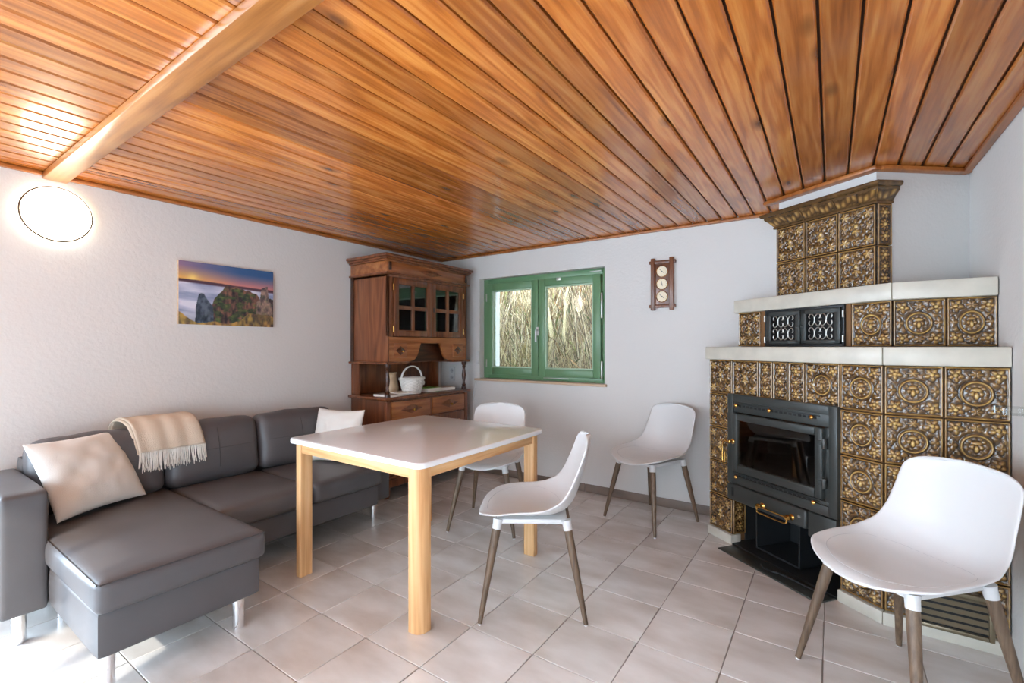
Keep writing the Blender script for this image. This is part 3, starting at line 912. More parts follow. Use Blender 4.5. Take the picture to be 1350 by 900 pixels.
# --- fire insert, in face coordinates: x = along face, -y = towards the room
io = obj('fire_insert', None, stove, loc3(B0.x, B0.y, 0), TH1)
bpy.data.objects.remove(io)
def facebox(mb, x0, x1, z0, z1, y0, y1): return mb.box(x0, x1, y0, y1, z0, z1)
fi = MB()
IX0, IX1, IZ0, IZ1 = 0.186, 0.895, 0.30, 0.955
fi = frame_mb(IX0, IX1, 0.40, IZ1, 0.045, -0.030, 0.02, 0.05)
# inner bevelled border
fi.box(IX0 + 0.045, IX1 - 0.045, -0.022, 0.0, 0.845, 0.91).box(IX0 + 0.045, IX1 - 0.045, -0.022, 0.0, 0.45, 0.47)
fi.box(IX0 + 0.045, IX0 + 0.052, -0.022, 0.0, 0.47, 0.845).box(IX1 - 0.070, IX1 - 0.045, -0.022, 0.0, 0.47, 0.845)
insert = fi.build('fire_insert', 'iron', stove, bevel=0.006, loc=loc3(B0.x, B0.y, 0), rotz=TH1)
def ipart(mb, name, mat, bevel=0.0, **k): return mb.build(name, mat, insert, bevel=bevel, **k)
# air slots above and below the door
for z in (0.885, 0.452):
    mb = MB()
    for k in range(18): mb.box(0.27 + k * 0.029, 0.288 + k * 0.029, -0.0235, -0.0205, z - 0.006, z + 0.006)
    ipart(mb, 'air_slots', 'black')
    ipart(MB().box(0.245, 0.80, -0.027, -0.021, z + 0.010, z + 0.014), 'slot_lip', 'iron_black')
for x, z in ((0.266, 0.888), (0.508, 0.888), (0.766, 0.888), (0.266, 0.446), (0.778, 0.452)):
    ipart(MB().lathe([(0.004, 0), (0.004, 0.012), (0.010, 0.014), (0.011, 0.022), (0.006, 0.027), (0.0005, 0.028)], 14).xf(
        Matrix.Translation((x, -0.022, z)) @ Matrix.Rotation(R(90), 4, 'X')), 'air_knob', 'brass')
# door
DX0, DX1, DZ0, DZ1 = 0.236, 0.828, 0.480, 0.840
ipart(frame_mb(DX0, DX1, DZ0, DZ1, 0.042, -0.046, -0.018, 0.048), 'fire_door', 'iron', bevel=0.007)
ipart(MB().box(DX0 + 0.04, DX1 - 0.04, -0.034, -0.030, DZ0 + 0.046, DZ1 - 0.04), 'door_glass', 'fire_glass', smooth=False)
fb = MB()   # firebox lining: five inner faces as thin slabs
fb.box(DX0 - 0.02, DX1 + 0.02, 0.36, 0.38, 0.42, 0.92).box(DX0 - 0.02, DX1 + 0.02, 0.0, 0.36, 0.42, 0.44).box(DX0 - 0.02, DX1 + 0.02, 0.0, 0.36, 0.90, 0.92)
fb.box(DX0 - 0.02, DX0, 0.0, 0.36, 0.44, 0.90).box(DX1, DX1 + 0.02, 0.0, 0.36, 0.44, 0.90)
ipart(fb, 'firebox', 'soot_brick')
for z in (0.565, 0.765):
    ipart(MB().lathe([(0.009, -0.026), (0.011, -0.022), (0.011, 0.022), (0.009, 0.026)], 12).xf(Matrix.Translation((0.838, -0.044, z))), 'hinge', 'iron')
    ipart(MB().box(0.800, 0.840, -0.052, -0.044, z - 0.014, z + 0.014), 'hinge_leaf', 'iron', bevel=0.003)
ipart(MB().lathe([(0.014, 0), (0.016, 0.006), (0.009, 0.012), (0.009, 0.03), (0.012, 0.034), (0.0005, 0.04)], 16).xf(
    Matrix.Translation((0.25, -0.046, 0.665)) @ Matrix.Rotation(R(90), 4, 'X')), 'handle_boss', 'brass')
ipart(MB().tube([(0.25, -0.075, 0.665), (0.222, -0.085, 0.668), (0.208, -0.088, 0.655), (0.206, -0.088, 0.55), (0.212, -0.088, 0.532), (0.226, -0.088, 0.535), (0.228, -0.088, 0.60)], 0.0045), 'door_handle', 'brass')
# lower ash flap
ipart(MB().prism([(IX0 + 0.005, -0.04), (IX1 - 0.16, -0.04), (IX1 - 0.16, 0.02), (IX0 + 0.005, 0.02)], 0.295, 0.395), 'ash_flap', 'iron', bevel=0.012, segs=3)
ipart(MB().box(IX1 - 0.155, IX1 - 0.004, -0.032, 0.02, 0.265, 0.395), 'side_panel', 'iron', bevel=0.006)
for x in (0.465, 0.655):
    ipart(MB().lathe([(0.014, 0), (0.017, 0.005), (0.010, 0.012), (0.010, 0.030), (0.016, 0.036), (0.012, 0.044), (0.0005, 0.047)], 16).xf(
        Matrix.Translation((x, -0.040, 0.335)) @ Matrix.Rotation(R(90), 4, 'X')), 'handle_boss', 'brass')
ipart(MB().tube([(0.465, -0.076, 0.335), (0.655, -0.076, 0.335)], 0.0045), 'handle_rail', 'brass')
ipart(MB().tube([(0.462, -0.080, 0.328), (0.464, -0.083, 0.306), (0.478, -0.083, 0.302), (0.640, -0.083, 0.302), (0.656, -0.083, 0.308), (0.658, -0.080, 0.328)], 0.004), 'handle_rail', 'brass')
ipart(MB().lathe([(0.008, 0), (0.008, 0.008), (0.0005, 0.01)], 12).xf(Matrix.Translation((0.70, -0.040, 0.355)) @ Matrix.Rotation(R(90), 4, 'X')), 'screw', 'silver_iron')
ipart(MB().box(0.233, 0.247, -0.0425, -0.0395, 0.325, 0.375), 'key_slot', 'black')
# niche beneath: ash box and floor
ipart(MB().box(0.32, 0.62, 0.06, 0.34, 0.02, 0.03).box(0.32, 0.62, 0.33, 0.34, 0.02, 0.30).box(0.32, 0.33, 0.06, 0.34, 0.02, 0.30).box(0.61, 0.62, 0.06, 0.34, 0.02, 0.30), 'ash_box', 'iron_black')
ipart(MB().box(0.191, 0.199, 0.102, 0.44, 0.012, 0.40).box(0.885, 0.893, 0.02, 0.44, 0.012, 0.40).box(0.199, 0.885, 0.425, 0.435, 0.012, 0.40), 'niche_black_panels', 'black')  # added black panels over the joint-coloured niche walls
ipart(MB().box(0.19, 0.90, -0.01, 0.44, 0.0, 0.012), 'niche_floor', 'iron_black')
# vent grille in the right face
vg = frame_mb(0.085, 0.352, 0.045, 0.222, 0.018, -0.026, -0.004).build('vent_grille', 'grille', stove, bevel=0.003, loc=loc3(A0.x, A0.y, 0), rotz=0)
MB().box(0.10, 0.34, -0.014, -0.012, 0.06, 0.21).build('dark_backing', 'black', vg)
for k in range(5):
    z = 0.075 + k * 0.030
    MB().add([(0.10, -0.024, z), (0.338, -0.024, z), (0.338, -0.014, z + 0.014), (0.10, -0.014, z + 0.014),
              (0.10, -0.022, z - 0.003), (0.338, -0.022, z - 0.003), (0.338, -0.012, z + 0.011), (0.10, -0.012, z + 0.011)],
             [(0, 1, 2, 3), (7, 6, 5, 4), (0, 4, 5, 1), (1, 5, 6, 2), (2, 6, 7, 3), (3, 7, 4, 0)]).build('slat', 'grille', vg, smooth=False)

# hearth plate and poker
HP = [f1(0.225, -0.115), f1(0.865, -0.115), f1(0.865, -0.012), f1(0.225, -0.012)]
o = MB().prism([f1(0.225, -0.14), f1(0.88, -0.14), f1(0.88, -0.022), f1(0.225, -0.022)], 0.001, 0.010).build('hearth_plate', 'iron', bevel=0.003)
tag(o, 'dark steel spark plate on the floor tiles before the stove', 'hearth plate')
pk = [f1(0.50, -0.085), f1(0.53, -0.105), f1(0.58, -0.105), f1(0.60, -0.08), f1(0.68, -0.07), f1(0.82, -0.06)]
o = MB().tube([(x, y, 0.0165) for x, y in pk], 0.005).build('fire_poker', 'iron_black')
tag(o, 'thin black bent poker lying on the steel spark plate', 'poker')

# ------------------------------------------------------------------ chairs
def make_chair():
    root = thing('shell_chair', 'x', 'chair')
    ctrl = np.array([(-0.266, 0.438), (-0.252, 0.455), (-0.20, 0.466), (-0.10, 0.461), (0.0, 0.452), (0.09, 0.452), (0.150, 0.468),
                     (0.192, 0.510), (0.217, 0.570), (0.238, 0.650), (0.258, 0.730), (0.280, 0.822)])
    seg = np.r_[0, np.cumsum(np.hypot(*np.diff(ctrl, axis=0).T))]; seg /= seg[-1]
    nt_, nu = 46, 30
    tt = 0.5 - 0.5 * np.cos(np.linspace(0, math.pi, nt_))
    tt = 0.55 * tt + 0.45 * np.linspace(0, 1, nt_)
    def sm(q):   # smooth interpolation (Catmull-Rom via dense linear + blur)
        dense = np.linspace(0, 1, 400)
        y = np.interp(dense, seg, q)
        k = np.hanning(31); k /= k.sum()
        yp = np.pad(y, 15, mode='reflect', reflect_type='odd')
        return np.interp(tt, dense, np.convolve(yp, k, 'valid'))
    px_, pz_ = sm(ctrl[:, 0]), sm(ctrl[:, 1])
    w = np.interp(tt, [0, 0.12, 0.3, 0.45, 0.55, 0.7, 0.88, 1], [0.215, 0.238, 0.243, 0.240, 0.226, 0.210, 0.202, 0.192])
    # rounded front and top outline
    fr = np.clip(tt / 0.20, 0, 1); to = np.clip((1 - tt) / 0.10, 0, 1)
    w = w * (1 - (1 - fr) ** 2.6) ** (1 / 2.2) * (1 - (1 - to) ** 2.8) ** (1 / 2.8)
    w = np.maximum(w, 0.02)
    lift = np.interp(tt, [0, 0.1, 0.25, 0.42, 0.52, 0.62, 0.8, 1], [0.004, 0.022, 0.048, 0.066, 0.072, 0.050, 0.014, 0.0])
    wrap = np.interp(tt, [0, 0.35, 0.5, 0.6, 0.75, 1], [0, 0.0, 0.040, 0.052, 0.045, 0.025])
    P = np.zeros((nt_, nu, 3))
    for i in range(nt_):
        u = np.linspace(-1, 1, nu)
        P[i, :, 0] = px_[i] - wrap[i] * np.abs(u) ** 2.2
        P[i, :, 1] = u * w[i]
        P[i, :, 2] = pz_[i] + lift[i] * np.abs(u) ** 2.4
    sh = MB().grid(P).build('seat_shell', 'white_plastic', root, angle=80, fix=False)
    so = sh.modifiers.new('thickness', 'SOLIDIFY'); so.thickness = 0.010; so.offset = 0
    sb = sh.modifiers.new('smooth', 'SUBSURF'); sb.levels = 1; sb.render_levels = 1
    # inset seat line
    ring = []
    ii = np.array([0.085] * 1)
    def at(t, u):
        k = np.interp(t, tt, np.arange(nt_)); k0 = int(min(k, nt_ - 2)); f = k - k0
        j = (u + 1) / 2 * (nu - 1); j0 = int(min(j, nu - 2)); g_ = j - j0
        return (P[k0, j0] * (1 - f) * (1 - g_) + P[k0 + 1, j0] * f * (1 - g_) + P[k0, j0 + 1] * (1 - f) * g_ + P[k0 + 1, j0 + 1] * f * g_)
    for k in range(64):
        a = 2 * math.pi * k / 64
        ca_, sa_ = math.cos(a), math.sin(a)
        q = at(0.285 + 0.225 * math.copysign(abs(ca_) ** 0.75, ca_), 0.84 * math.copysign(abs(sa_) ** 0.62, sa_))
        ring.append((q[0], q[1], q[2] + 0.0048))
    MB().tube(ring, 0.0013, 5, closed=True).build('seat_groove', 'seam', root)
    fr_ = MB().prism([(-0.172, -0.155), (0.160, -0.148), (0.160, 0.148), (-0.172, 0.155)], 0.425, 0.449)
    fr_.build('seat_base', 'white_plastic', root, bevel=0.008)
    for sx in (-1, 1):
        for sy in (-1, 1):
            top = Vector((sx * 0.158 - 0.004, sy * 0.148, 0.448)); bot = Vector((sx * 0.238 + 0.0, sy * (0.232 if sx < 0 else 0.215), 0.006))
            d = (bot - top)
            a, c = top, top + d * 0.10
            MB().tube([a, top + d * 0.03, c], [0.024, 0.0215, 0.0208], 14).build('leg_socket', 'white_plastic', root)
            lg = MB().tube([top + d * 0.085, top + d * 0.2, top + d * 0.5, bot], [0.0195, 0.0198, 0.017, 0.0105], 14).build('leg', 'chairleg', root)
            MB().lathe([(0.0085, -0.006), (0.0085, 0.001)], 10, c=tuple(bot)).build('foot_glide', 'white_plastic', lg)
    return root
ch = make_chair()
chairs = [((-1.222, 1.962, 0), 31.5, 'white shell chair seen side-on at the right side of the dining table'),
          ((-2.00, 2.64, 0), 110, 'white shell chair behind the dining table, below the green window'),
          ((-1.0715, 3.335, 0), 67.3, 'white shell chair against the back wall under the wall barometer'),
          ((0.222, 2.195, 0), 46, 'large white shell chair in the right foreground before the tiled stove')]
for k, (loc, ang, lab) in enumerate(chairs):
    c = ch if k == 0 else copy_tree(ch)
    c.location = loc; c.rotation_euler = (0, 0, R(ang))
    tag(c, lab, 'chair', 'white shell chairs with brown legs')

# ------------------------------------------------------------------ dining table
TX0, TX1, TY0, TY1, TZ = -2.455, -1.435, 1.395, 2.44, 0.752
tb = thing('dining_table', 'light beech dining table with a white rounded-corner top', 'table', ((TX0 + TX1) / 2, (TY0 + TY1) / 2, 0))
hw, hd_ = (TX1 - TX0) / 2, (TY1 - TY0) / 2
def rrect(hx, hy, r, n=7):
    pts = []
    for cx, cy, a0 in ((hx - r, hy - r, 0), (-hx + r, hy - r, 90), (-hx + r, -hy + r, 180), (hx - r, -hy + r, 270)):
        for k in range(n): a = R(a0 + 90 * k / (n - 1)); pts.append((cx + r * math.cos(a), cy + r * math.sin(a)))
    return pts
MB().prism(rrect(hw, hd_, 0.045), TZ - 0.027, TZ).build('table_top', 'white_lam', tb, bevel=0.006, segs=3)
for sx in (-1, 1):
    for sy in (-1, 1):
        s = 0.072; r = 0.036
        cx, cy = sx * (hw - 0.022 - s / 2), sy * (hd_ - 0.022 - s / 2)
        poly = []
        for (qx, qy, a0) in ((1, 1, 0), (-1, 1, 90), (-1, -1, 180), (1, -1, 270)):
            rr_ = 0.045 if (qx == sx and qy == sy) else 0.006
            for k in range(7):
                a = R(a0 + 90 * k / 6)
                poly.append((cx + qx * (s / 2 - rr_) + rr_ * math.cos(a), cy + qy * (s / 2 - rr_) + rr_ * math.sin(a)))
        MB().prism(poly, 0.002, TZ - 0.0275).build('leg', 'beech', tb, angle=50)
for sy in (-1, 1):
    y = sy * (hd_ - 0.04)
    MB().box(-hw + 0.095, hw - 0.095, y - 0.011, y + 0.011, TZ - 0.078, TZ - 0.028).build('apron', 'beech_h', tb, bevel=0.002)
M['beech_y'] = wood('light_beech_side_rail', srgb(196, 138, 84), srgb(222, 172, 118), srgb(236, 194, 144), rough=0.42, along='Y', fine=90, rings=16, bump=0.04)
for sx in (-1, 1):
    x = sx * (hw - 0.04)
    MB().box(x - 0.011, x + 0.011, -hd_ + 0.095, hd_ - 0.095, TZ - 0.078, TZ - 0.028).build('apron', 'beech_y', tb, bevel=0.002)

# ------------------------------------------------------------------ corner sofa
sf = thing('corner_sofa', 'dark grey faux leather corner sofa with chaise and chrome legs', 'sofa', (-3.0, 1.4, 0))
SO = Vector((-3.0, 1.4, 0))
def spart(name, x0, x1, y0, y1, z0, z1, r=0.03, bulge=(0, 0, 0), n=14, wr=0, seed=0, mat='leather', parent=sf, tilt=0):
    mb = softbox(x1 - x0, y1 - y0, z1 - z0, r, bulge, n, wr, seed)
    m = Matrix.Translation(Vector(((x0 + x1) / 2, (y0 + y1) / 2, (z0 + z1) / 2)) - SO)
    if tilt: m = m @ Matrix.Rotation(tilt, 4, 'Y')
    mb.xf(m)
    return weld(mb, name, mat, parent)
SZ = 0.437
spart('arm', -3.36, -2.72, 0.362, 0.508, 0.148, 0.648, 0.018, (0.004, 0.004, 0.006), 16)
spart('arm', -3.36, -2.66, 2.142, 2.292, 0.148, 0.60, 0.018, (0.004, 0.004, 0.006), 16)
spart('chaise_base', -3.20, -2.108, 0.512, 1.075, 0.150, 0.318, 0.014, (0.006, 0.006, 0), 14)
spart('seat_base', -3.20, -2.60, 1.08, 2.138, 0.150, 0.300, 0.014, (0.006, 0, 0), 14)
cc = spart('chaise_cushion', -3.20, -2.066, 0.500, 1.086, 0.316, SZ, 0.030, (0.008, 0.006, 0.014), 20, 0.0012, 1)
s1_ = spart('seat_cushion', -3.20, -2.545, 1.090, 1.612, 0.300, SZ - 0.01, 0.035, (0.012, 0.0, 0.016), 18, 0.0015, 2)
s2_ = spart('seat_cushion', -3.20, -2.545, 1.616, 2.140, 0.300, SZ - 0.01, 0.035, (0.012, 0.0, 0.016), 18, 0.0015, 3)
spart('back_frame', -3.40, -3.24, 0.512, 2.285, 0.150, 0.70, 0.02, (0, 0, 0), 10)
for k, (y0, y1) in enumerate(((0.515, 1.062), (1.064, 1.590), (1.592, 2.150))):
    bc = spart('back_cushion', -3.29, -3.115, y0, y1, 0.425, 0.79, 0.06, (0.035, 0.002, 0.012), 20, 0.003, 5 + k, tilt=R(-9))
    # stitched seams across the cushion front
    ym = (y0 + y1) / 2
    # stitching follows the front skin via shrinkwrapped sample points
    def skin(yy, zz):
        ey = (yy - ym) / ((y1 - y0) / 2); ez = (zz - 0.6075) / 0.1825
        xx = -3.115 + 0.035 * max(0, 1 - ey * ey) * max(0, 1 - ez * ez)
        v = Matrix.Translation((-3.2025, ym, 0.6075)) @ Matrix.Rotation(R(-9), 4, 'Y') @ Vector((xx + 3.2025, yy - ym, zz - 0.6075))
        return (v.x - SO.x + 0.0015, v.y - SO.y, v.z - SO.z)
    MB().tube([skin(y0 + 0.05 + (y1 - y0 - 0.1) * q / 14, 0.615) for q in range(15)], 0.0016, 5).build('seam', 'leather_seam', bc)
    MB().tube([skin(ym, 0.50 + 0.24 * q / 10) for q in range(11)], 0.0016, 5).build('seam', 'leather_seam', bc)
# piping on the chaise cushion
zt = SZ - 0.007
MB().tube([(x - SO.x, 0.5035 - SO.y, zt) for x in np.linspace(-3.1, -2.075, 14)], 0.003, 6).build('piping', 'leather_seam', cc)
MB().tube([(-2.0685 - SO.x, y - SO.y, zt) for y in np.linspace(0.51, 1.076, 10)], 0.003, 6).build('piping', 'leather_seam', cc)
for x, y in ((-2.83, 0.435), (-2.165, 0.555), (-2.18, 1.015), (-2.75, 2.215), (-3.25, 0.60), (-2.95, 0.60), (-3.25, 2.2), (-3.25, 1.4), (-3.30, 0.43)):
    MB().lathe([(0.024, 0.002), (0.024, 0.155)], 18, c=(x - SO.x, y - SO.y, 0)).build('leg', 'chrome', sf)

# scatter cushions
def pillow(name, w, h, t, label, mat='linen', seed=0):
    n = 30
    lin = np.linspace(-1, 1, n)
    lin = np.sign(lin) * (1 - (1 - np.abs(lin)) ** 1.4)
    U, V = np.meshgrid(lin, lin, indexing='ij')
    ed = (1 - np.abs(U) ** 2.5) * (1 - np.abs(V) ** 2.5)
    th = t * np.clip(ed, 0, 1) ** 0.5
    X = U * w / 2 * (1 - 0.07 * (1 - V ** 2)); Z = V * h / 2 * (1 - 0.07 * (1 - U ** 2))
    nz = (fbm(U * 2.3 + 5 + seed, V * 2.3 + 3, 3, seed) - 0.45) * 0.035 * np.clip(ed * 2, 0, 1)
    mb = MB().grid(np.stack([X, -th / 2 - nz, Z], 2)).grid(np.stack([X, th / 2 - nz * 0.5, Z], 2), flip=True)
    o = weld(mb, name, mat, angle=120)
    return tag(o, label, 'cushion')
def orient(o, c, xaxis, zaxis):
    x = Vector(xaxis).normalized(); z = Vector(zaxis); z = (z - x * z.dot(x)).normalized(); y = z.cross(x)
    m = Matrix((x, y, z)).transposed().to_4x4(); m.translation = Vector(c); o.matrix_world = m
bl, br = Vector((-2.875, 0.575, 0.455)), Vector((-3.03, 0.93, 0.455))
ex = (br - bl).normalized(); back = Vector((-ex.y, ex.x, 0)); back = back if back.x < 0 else -back
upv = (back * 0.50 + Vector((0, 0, 0.86))).normalized()
p1 = pillow('scatter_cushion', 0.42, 0.40, 0.13, 'cream linen scatter cushion leaning on the chaise beside the sofa arm', seed=2)
orient(p1, (bl + br) / 2 + upv * 0.20, ex, upv)
p2 = pillow('scatter_cushion', 0.40, 0.38, 0.12, 'cream linen scatter cushion in the far sofa corner half hidden by the table', seed=5)
ex2 = Vector((0.35, 0.10, 0.0)).normalized(); bk2 = Vector((-0.28, 0.96, 0))
up2 = (bk2 * 0.25 + Vector((0, 0, 0.95))).normalized()
orient(p2, Vector((-2.89, 1.975, 0.445)) + up2 * 0.18, ex2, up2)

# throw over the backrest
tw = thing('throw_blanket', 'folded beige fringed throw draped over the sofa back', 'blanket', (-3.17, 1.06, 0.6))
TO = Vector((-3.17, 1.06, 0.6))
path = [(-3.385, 0.70), (-3.375, 0.78), (-3.345, 0.825), (-3.29, 0.838), (-3.23, 0.834), (-3.175, 0.815), (-3.14, 0.775), (-3.118, 0.72), (-3.102, 0.66)]
def cloth(y0, y1, path, off, seed):
    pts = np.array(path); s = np.r_[0, np.cumsum(np.hypot(*np.diff(pts, axis=0).T))]
    ss = np.linspace(0, s[-1], 40); X = np.interp(ss, s, pts[:, 0]); Z = np.interp(ss, s, pts[:, 1])
    k = np.hanning(7); k /= k.sum()
    X = np.convolve(np.pad(X, 3, mode='reflect', reflect_type='odd'), k, 'valid'); Z = np.convolve(np.pad(Z, 3, mode='reflect', reflect_type='odd'), k, 'valid')
    Y = np.linspace(y0, y1, 30)
    P = np.zeros((40, 30, 3))
    for j, y in enumerate(Y):
        wv = 0.004 * math.sin(j * 0.7 + seed)
        P[:, j, 0] = X + off + wv * np.linspace(0.2, 1, 40) - TO.x
        P[:, j, 1] = y + 0.06 * (ss / s[-1] - 0.45) - TO.y
        P[:, j, 2] = Z + off * 0.8 + wv * 0.4 - TO.z
    return P
for k, (y0, y1, off) in enumerate(((0.885, 1.20, 0.002), (0.895, 1.215, 0.016))):
    P = cloth(y0, y1, path, off, k * 2)
    o = MB().grid(P).build('cloth_fold', 'throw', tw, angle=90)
    so = o.modifiers.new('thickness', 'SOLIDIFY'); so.thickness = 0.008; so.offset = 0
    fr_ = MB(); rs = random.Random(3 + k)
    for j in range(0, 58):
        t = j / 57 * 29; j0 = min(int(t), 28); f = t - j0
        q = P[-1, j0] * (1 - f) + P[-1, j0 + 1] * f
        L = rs.uniform(0.075, 0.105)
        a, c = rs.uniform(-0.010, 0.010), rs.uniform(-0.003, 0.012)
        fr_.tube([(q[0], q[1], q[2] + 0.004), (q[0] + 0.006, q[1] + a * 0.4, q[2] - L * 0.5), (q[0] + 0.008 + c, q[1] + a, q[2] - L)], [0.0022, 0.0026, 0.0018], 5)
    fo = fr_.build('fringe', 'fringe', tw); fo['kind'] = 'stuff'

# ------------------------------------------------------------------ old hutch cabinet
CX0, CX1, CY0, CY1 = -3.436, -2.965, 2.52, 3.53     # back, front, near end, far end
hu = thing('hutch_cabinet', 'old carved walnut hutch with glazed doors and turned columns', 'cabinet', ((CX0 + CX1) / 2, (CY0 + CY1) / 2, 0))
HO = Vector(((CX0 + CX1) / 2, (CY0 + CY1) / 2, 0))
def hp(mb, name, mat='oldwood', bevel=0.003, parent=None, **k):
    mb.xf(Matrix.Translation(-HO))
    return mb.build(name, mat, parent or hu, bevel=bevel, **k)
# base
hp(MB().box(CX0, CX1 - 0.012, CY0 + 0.01, CY1 - 0.01, 0.11, 0.81), 'base_body')
for x in (CX0 + 0.03, CX1 - 0.05):
    for y in (CY0 + 0.04, CY1 - 0.04):
        hp(MB().lathe([(0.022, 0.002), (0.03, 0.02), (0.034, 0.06), (0.028, 0.10), (0.034, 0.112)], 14, c=(x, y, 0)), 'foot', bevel=0)
hp(MB().box(CX0, CX1 + 0.014, CY0 - 0.006, CY1 + 0.006, 0.10, 0.165), 'base_moulding', bevel=0.008)
hp(MB().box(CX0, CX1 + 0.006, CY0 + 0.0, CY1 - 0.0, 0.168, 0.19), 'base_moulding', bevel=0.006)
for y in (CY0 + 0.018, CY1 - 0.018, (CY0 + CY1) / 2):
    w_ = 0.034 if abs(y - (CY0 + CY1) / 2) > 0.1 else 0.014
    hp(MB().box(CX1 - 0.03, CX1, y - w_ / 2 - 0.004, y + w_ / 2 + 0.004, 0.19, 0.80), 'pilaster')
hp(MB().box(CX0, CX1 + 0.026, CY0 - 0.026, CY1 + 0.026, 0.812, 0.836), 'worktop', bevel=0.008)
ymid = (CY0 + CY1) / 2
def diamond(y, z, hy, hz, x, t, name='diamond_plate', parent=None, mat='oldwood'):
    mb = MB()
    v = [(x, y - hy, z), (x, y, z - hz), (x, y + hy, z), (x, y, z + hz), (x + t, y - hy * 0.2, z), (x + t, y, z - hz * 0.2), (x + t, y + hy * 0.2, z), (x + t, y, z + hz * 0.2)]
    mb.add(v, [(4, 5, 6, 7), (0, 1, 5, 4), (1, 2, 6, 5), (2, 3, 7, 6), (3, 0, 4, 7), (3, 2, 1, 0)])
    return hp(mb, name, mat, 0.0, parent, smooth=False)
def knob(y, z, x, parent, r=0.011):
    return hp(MB().lathe([(r * 0.5, 0), (r * 0.45, r), (r, r * 1.5), (r * 0.9, r * 2.2), (0.0005, r * 2.5)], 12).xf(
        Matrix.Translation((x, y, z)) @ Matrix.Rotation(R(90), 4, 'Y')), 'knob', 'brass', 0, parent)
for y0, y1 in ((CY0 + 0.05, ymid - 0.018), (ymid + 0.018, CY1 - 0.05)):
    d = hp(MB().box(CX1 - 0.02, CX1 + 0.008, y0, y1, 0.645, 0.795), 'drawer', 'oldwood_y', 0.005)
    ym = (y0 + y1) / 2
    diamond(ym, 0.722, 0.125, 0.040, CX1 + 0.008, 0.014, parent=d)
    knob(ym, 0.716, CX1 + 0.020, d)
    d = hp(MB().box(CX1 - 0.02, CX1 + 0.006, y0, y1, 0.20, 0.63), 'cupboard_door', 'oldwood', 0.004)
    hp(MB().box(CX1 + 0.004, CX1 + 0.014, y0 + 0.07, y1 - 0.07, 0.27, 0.56), 'door_panel', 'oldwood_y', 0.008, d)
    knob(y1 - 0.03 if y0 < ymid - 0.2 else y0 + 0.03, 0.45, CX1 + 0.006, d)
# niche: back board, rear posts, turned columns
hp(MB().box(CX0, CX0 + 0.016, CY0 + 0.01, CY1 - 0.01, 0.836, 1.105), 'niche_back')
for y in (CY0 + 0.012, CY1 - 0.012):
    sgn = 1 if y < ymid else -1
    hp(MB().box(CX0 + 0.016, CX0 + 0.10, min(y, y + sgn * 0.02), max(y, y + sgn * 0.02), 0.836, 1.105), 'rear_post')
    cprof = [(0.024, 0), (0.024, 0.022), (0.016, 0.028), (0.021, 0.042), (0.014, 0.052), (0.012, 0.075), (0.019, 0.115), (0.021, 0.14), (0.016, 0.18),
             (0.012, 0.208), (0.019, 0.22), (0.014, 0.23), (0.023, 0.245), (0.023, 0.27)]
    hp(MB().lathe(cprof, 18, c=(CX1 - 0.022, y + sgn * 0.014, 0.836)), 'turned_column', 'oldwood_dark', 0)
hp(MB().box(CX0, CX1 + 0.02, CY0 - 0.02, CY0 + 0.235, 1.106, 1.124).box(CX0, CX1 + 0.02, CY1 - 0.235, CY1 + 0.02, 1.106, 1.124).box(CX0, CX0 + 0.2, CY0 + 0.235, CY1 - 0.235, 1.106, 1.124),
   'niche_shelf', bevel=0.006)
# upper case
for y0, y1 in ((CY0 + 0.008, CY0 + 0.028), (CY1 - 0.028, CY1 - 0.008)):
    hp(MB().box(CX0, CX1, y0, y1, 1.124, 1.845), 'side_panel')
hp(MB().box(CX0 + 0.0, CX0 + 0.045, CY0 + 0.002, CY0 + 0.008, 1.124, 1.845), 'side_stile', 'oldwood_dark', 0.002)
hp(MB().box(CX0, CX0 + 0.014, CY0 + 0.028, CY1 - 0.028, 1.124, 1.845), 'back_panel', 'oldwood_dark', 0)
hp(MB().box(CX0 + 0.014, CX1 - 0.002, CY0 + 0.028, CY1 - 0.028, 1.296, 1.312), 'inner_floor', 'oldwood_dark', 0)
hp(MB().box(CX0 + 0.014, CX1 - 0.06, CY0 + 0.028, CY1 - 0.028, 1.56, 1.574), 'inner_shelf', 'oldwood', 0)
hp(MB().box(CX0, CX1, CY0 + 0.008, CY1 - 0.008, 1.826, 1.845), 'case_top', 'oldwood', 0)
# apron with ogee opening between two little drawers
def ogee(y_):
    pass
ay0, ay1 = CY0 + 0.028, CY1 - 0.028
ob = [ymid - 0.245, ymid + 0.245]; ot = [ymid - 0.125, ymid + 0.125]
cv = []
for q in range(13):
    t = q / 12
    yy = ob[0] + (ot[0] - ob[0]) * (t ** 0.55); zz = 1.130 + 0.150 * t ** 1.5
    cv.append((yy, zz))
left_poly = [(ay0, 1.125), (ob[0], 1.125)] + cv + [(ot[0], 1.282), (ymid, 1.282), (ymid, 1.332), (ay0, 1.332)]
rp = [(2 * ymid - a, z) for a, z in left_poly][::-1]
def yz_prism(poly, x0, x1):
    n = len(poly)
    v = [(x0, a, z) for a, z in poly] + [(x1, a, z) for a, z in poly]
    f = [tuple(range(n)), tuple(range(2 * n - 1, n - 1, -1))] + [(i, n + i, n + (i + 1) % n, (i + 1) % n) for i in range(n)]
    return MB().add(v, f)
ap = yz_prism(left_poly, CX1 - 0.022, CX1); ap2 = yz_prism(rp, CX1 - 0.022, CX1); ap.add(ap2.v, ap2.f)
hp(ap, 'apron', 'oldwood_y', 0, fix=True, angle=30)
hp(yz_prism([(ob[0] - 0.02, 1.118), (ob[1] + 0.02, 1.118), (ot[1] + 0.03, 1.295), (ot[0] - 0.03, 1.295)], CX1 - 0.10, CX1 - 0.085), 'recess_board', 'oldwood_dark', 0, fix=True)
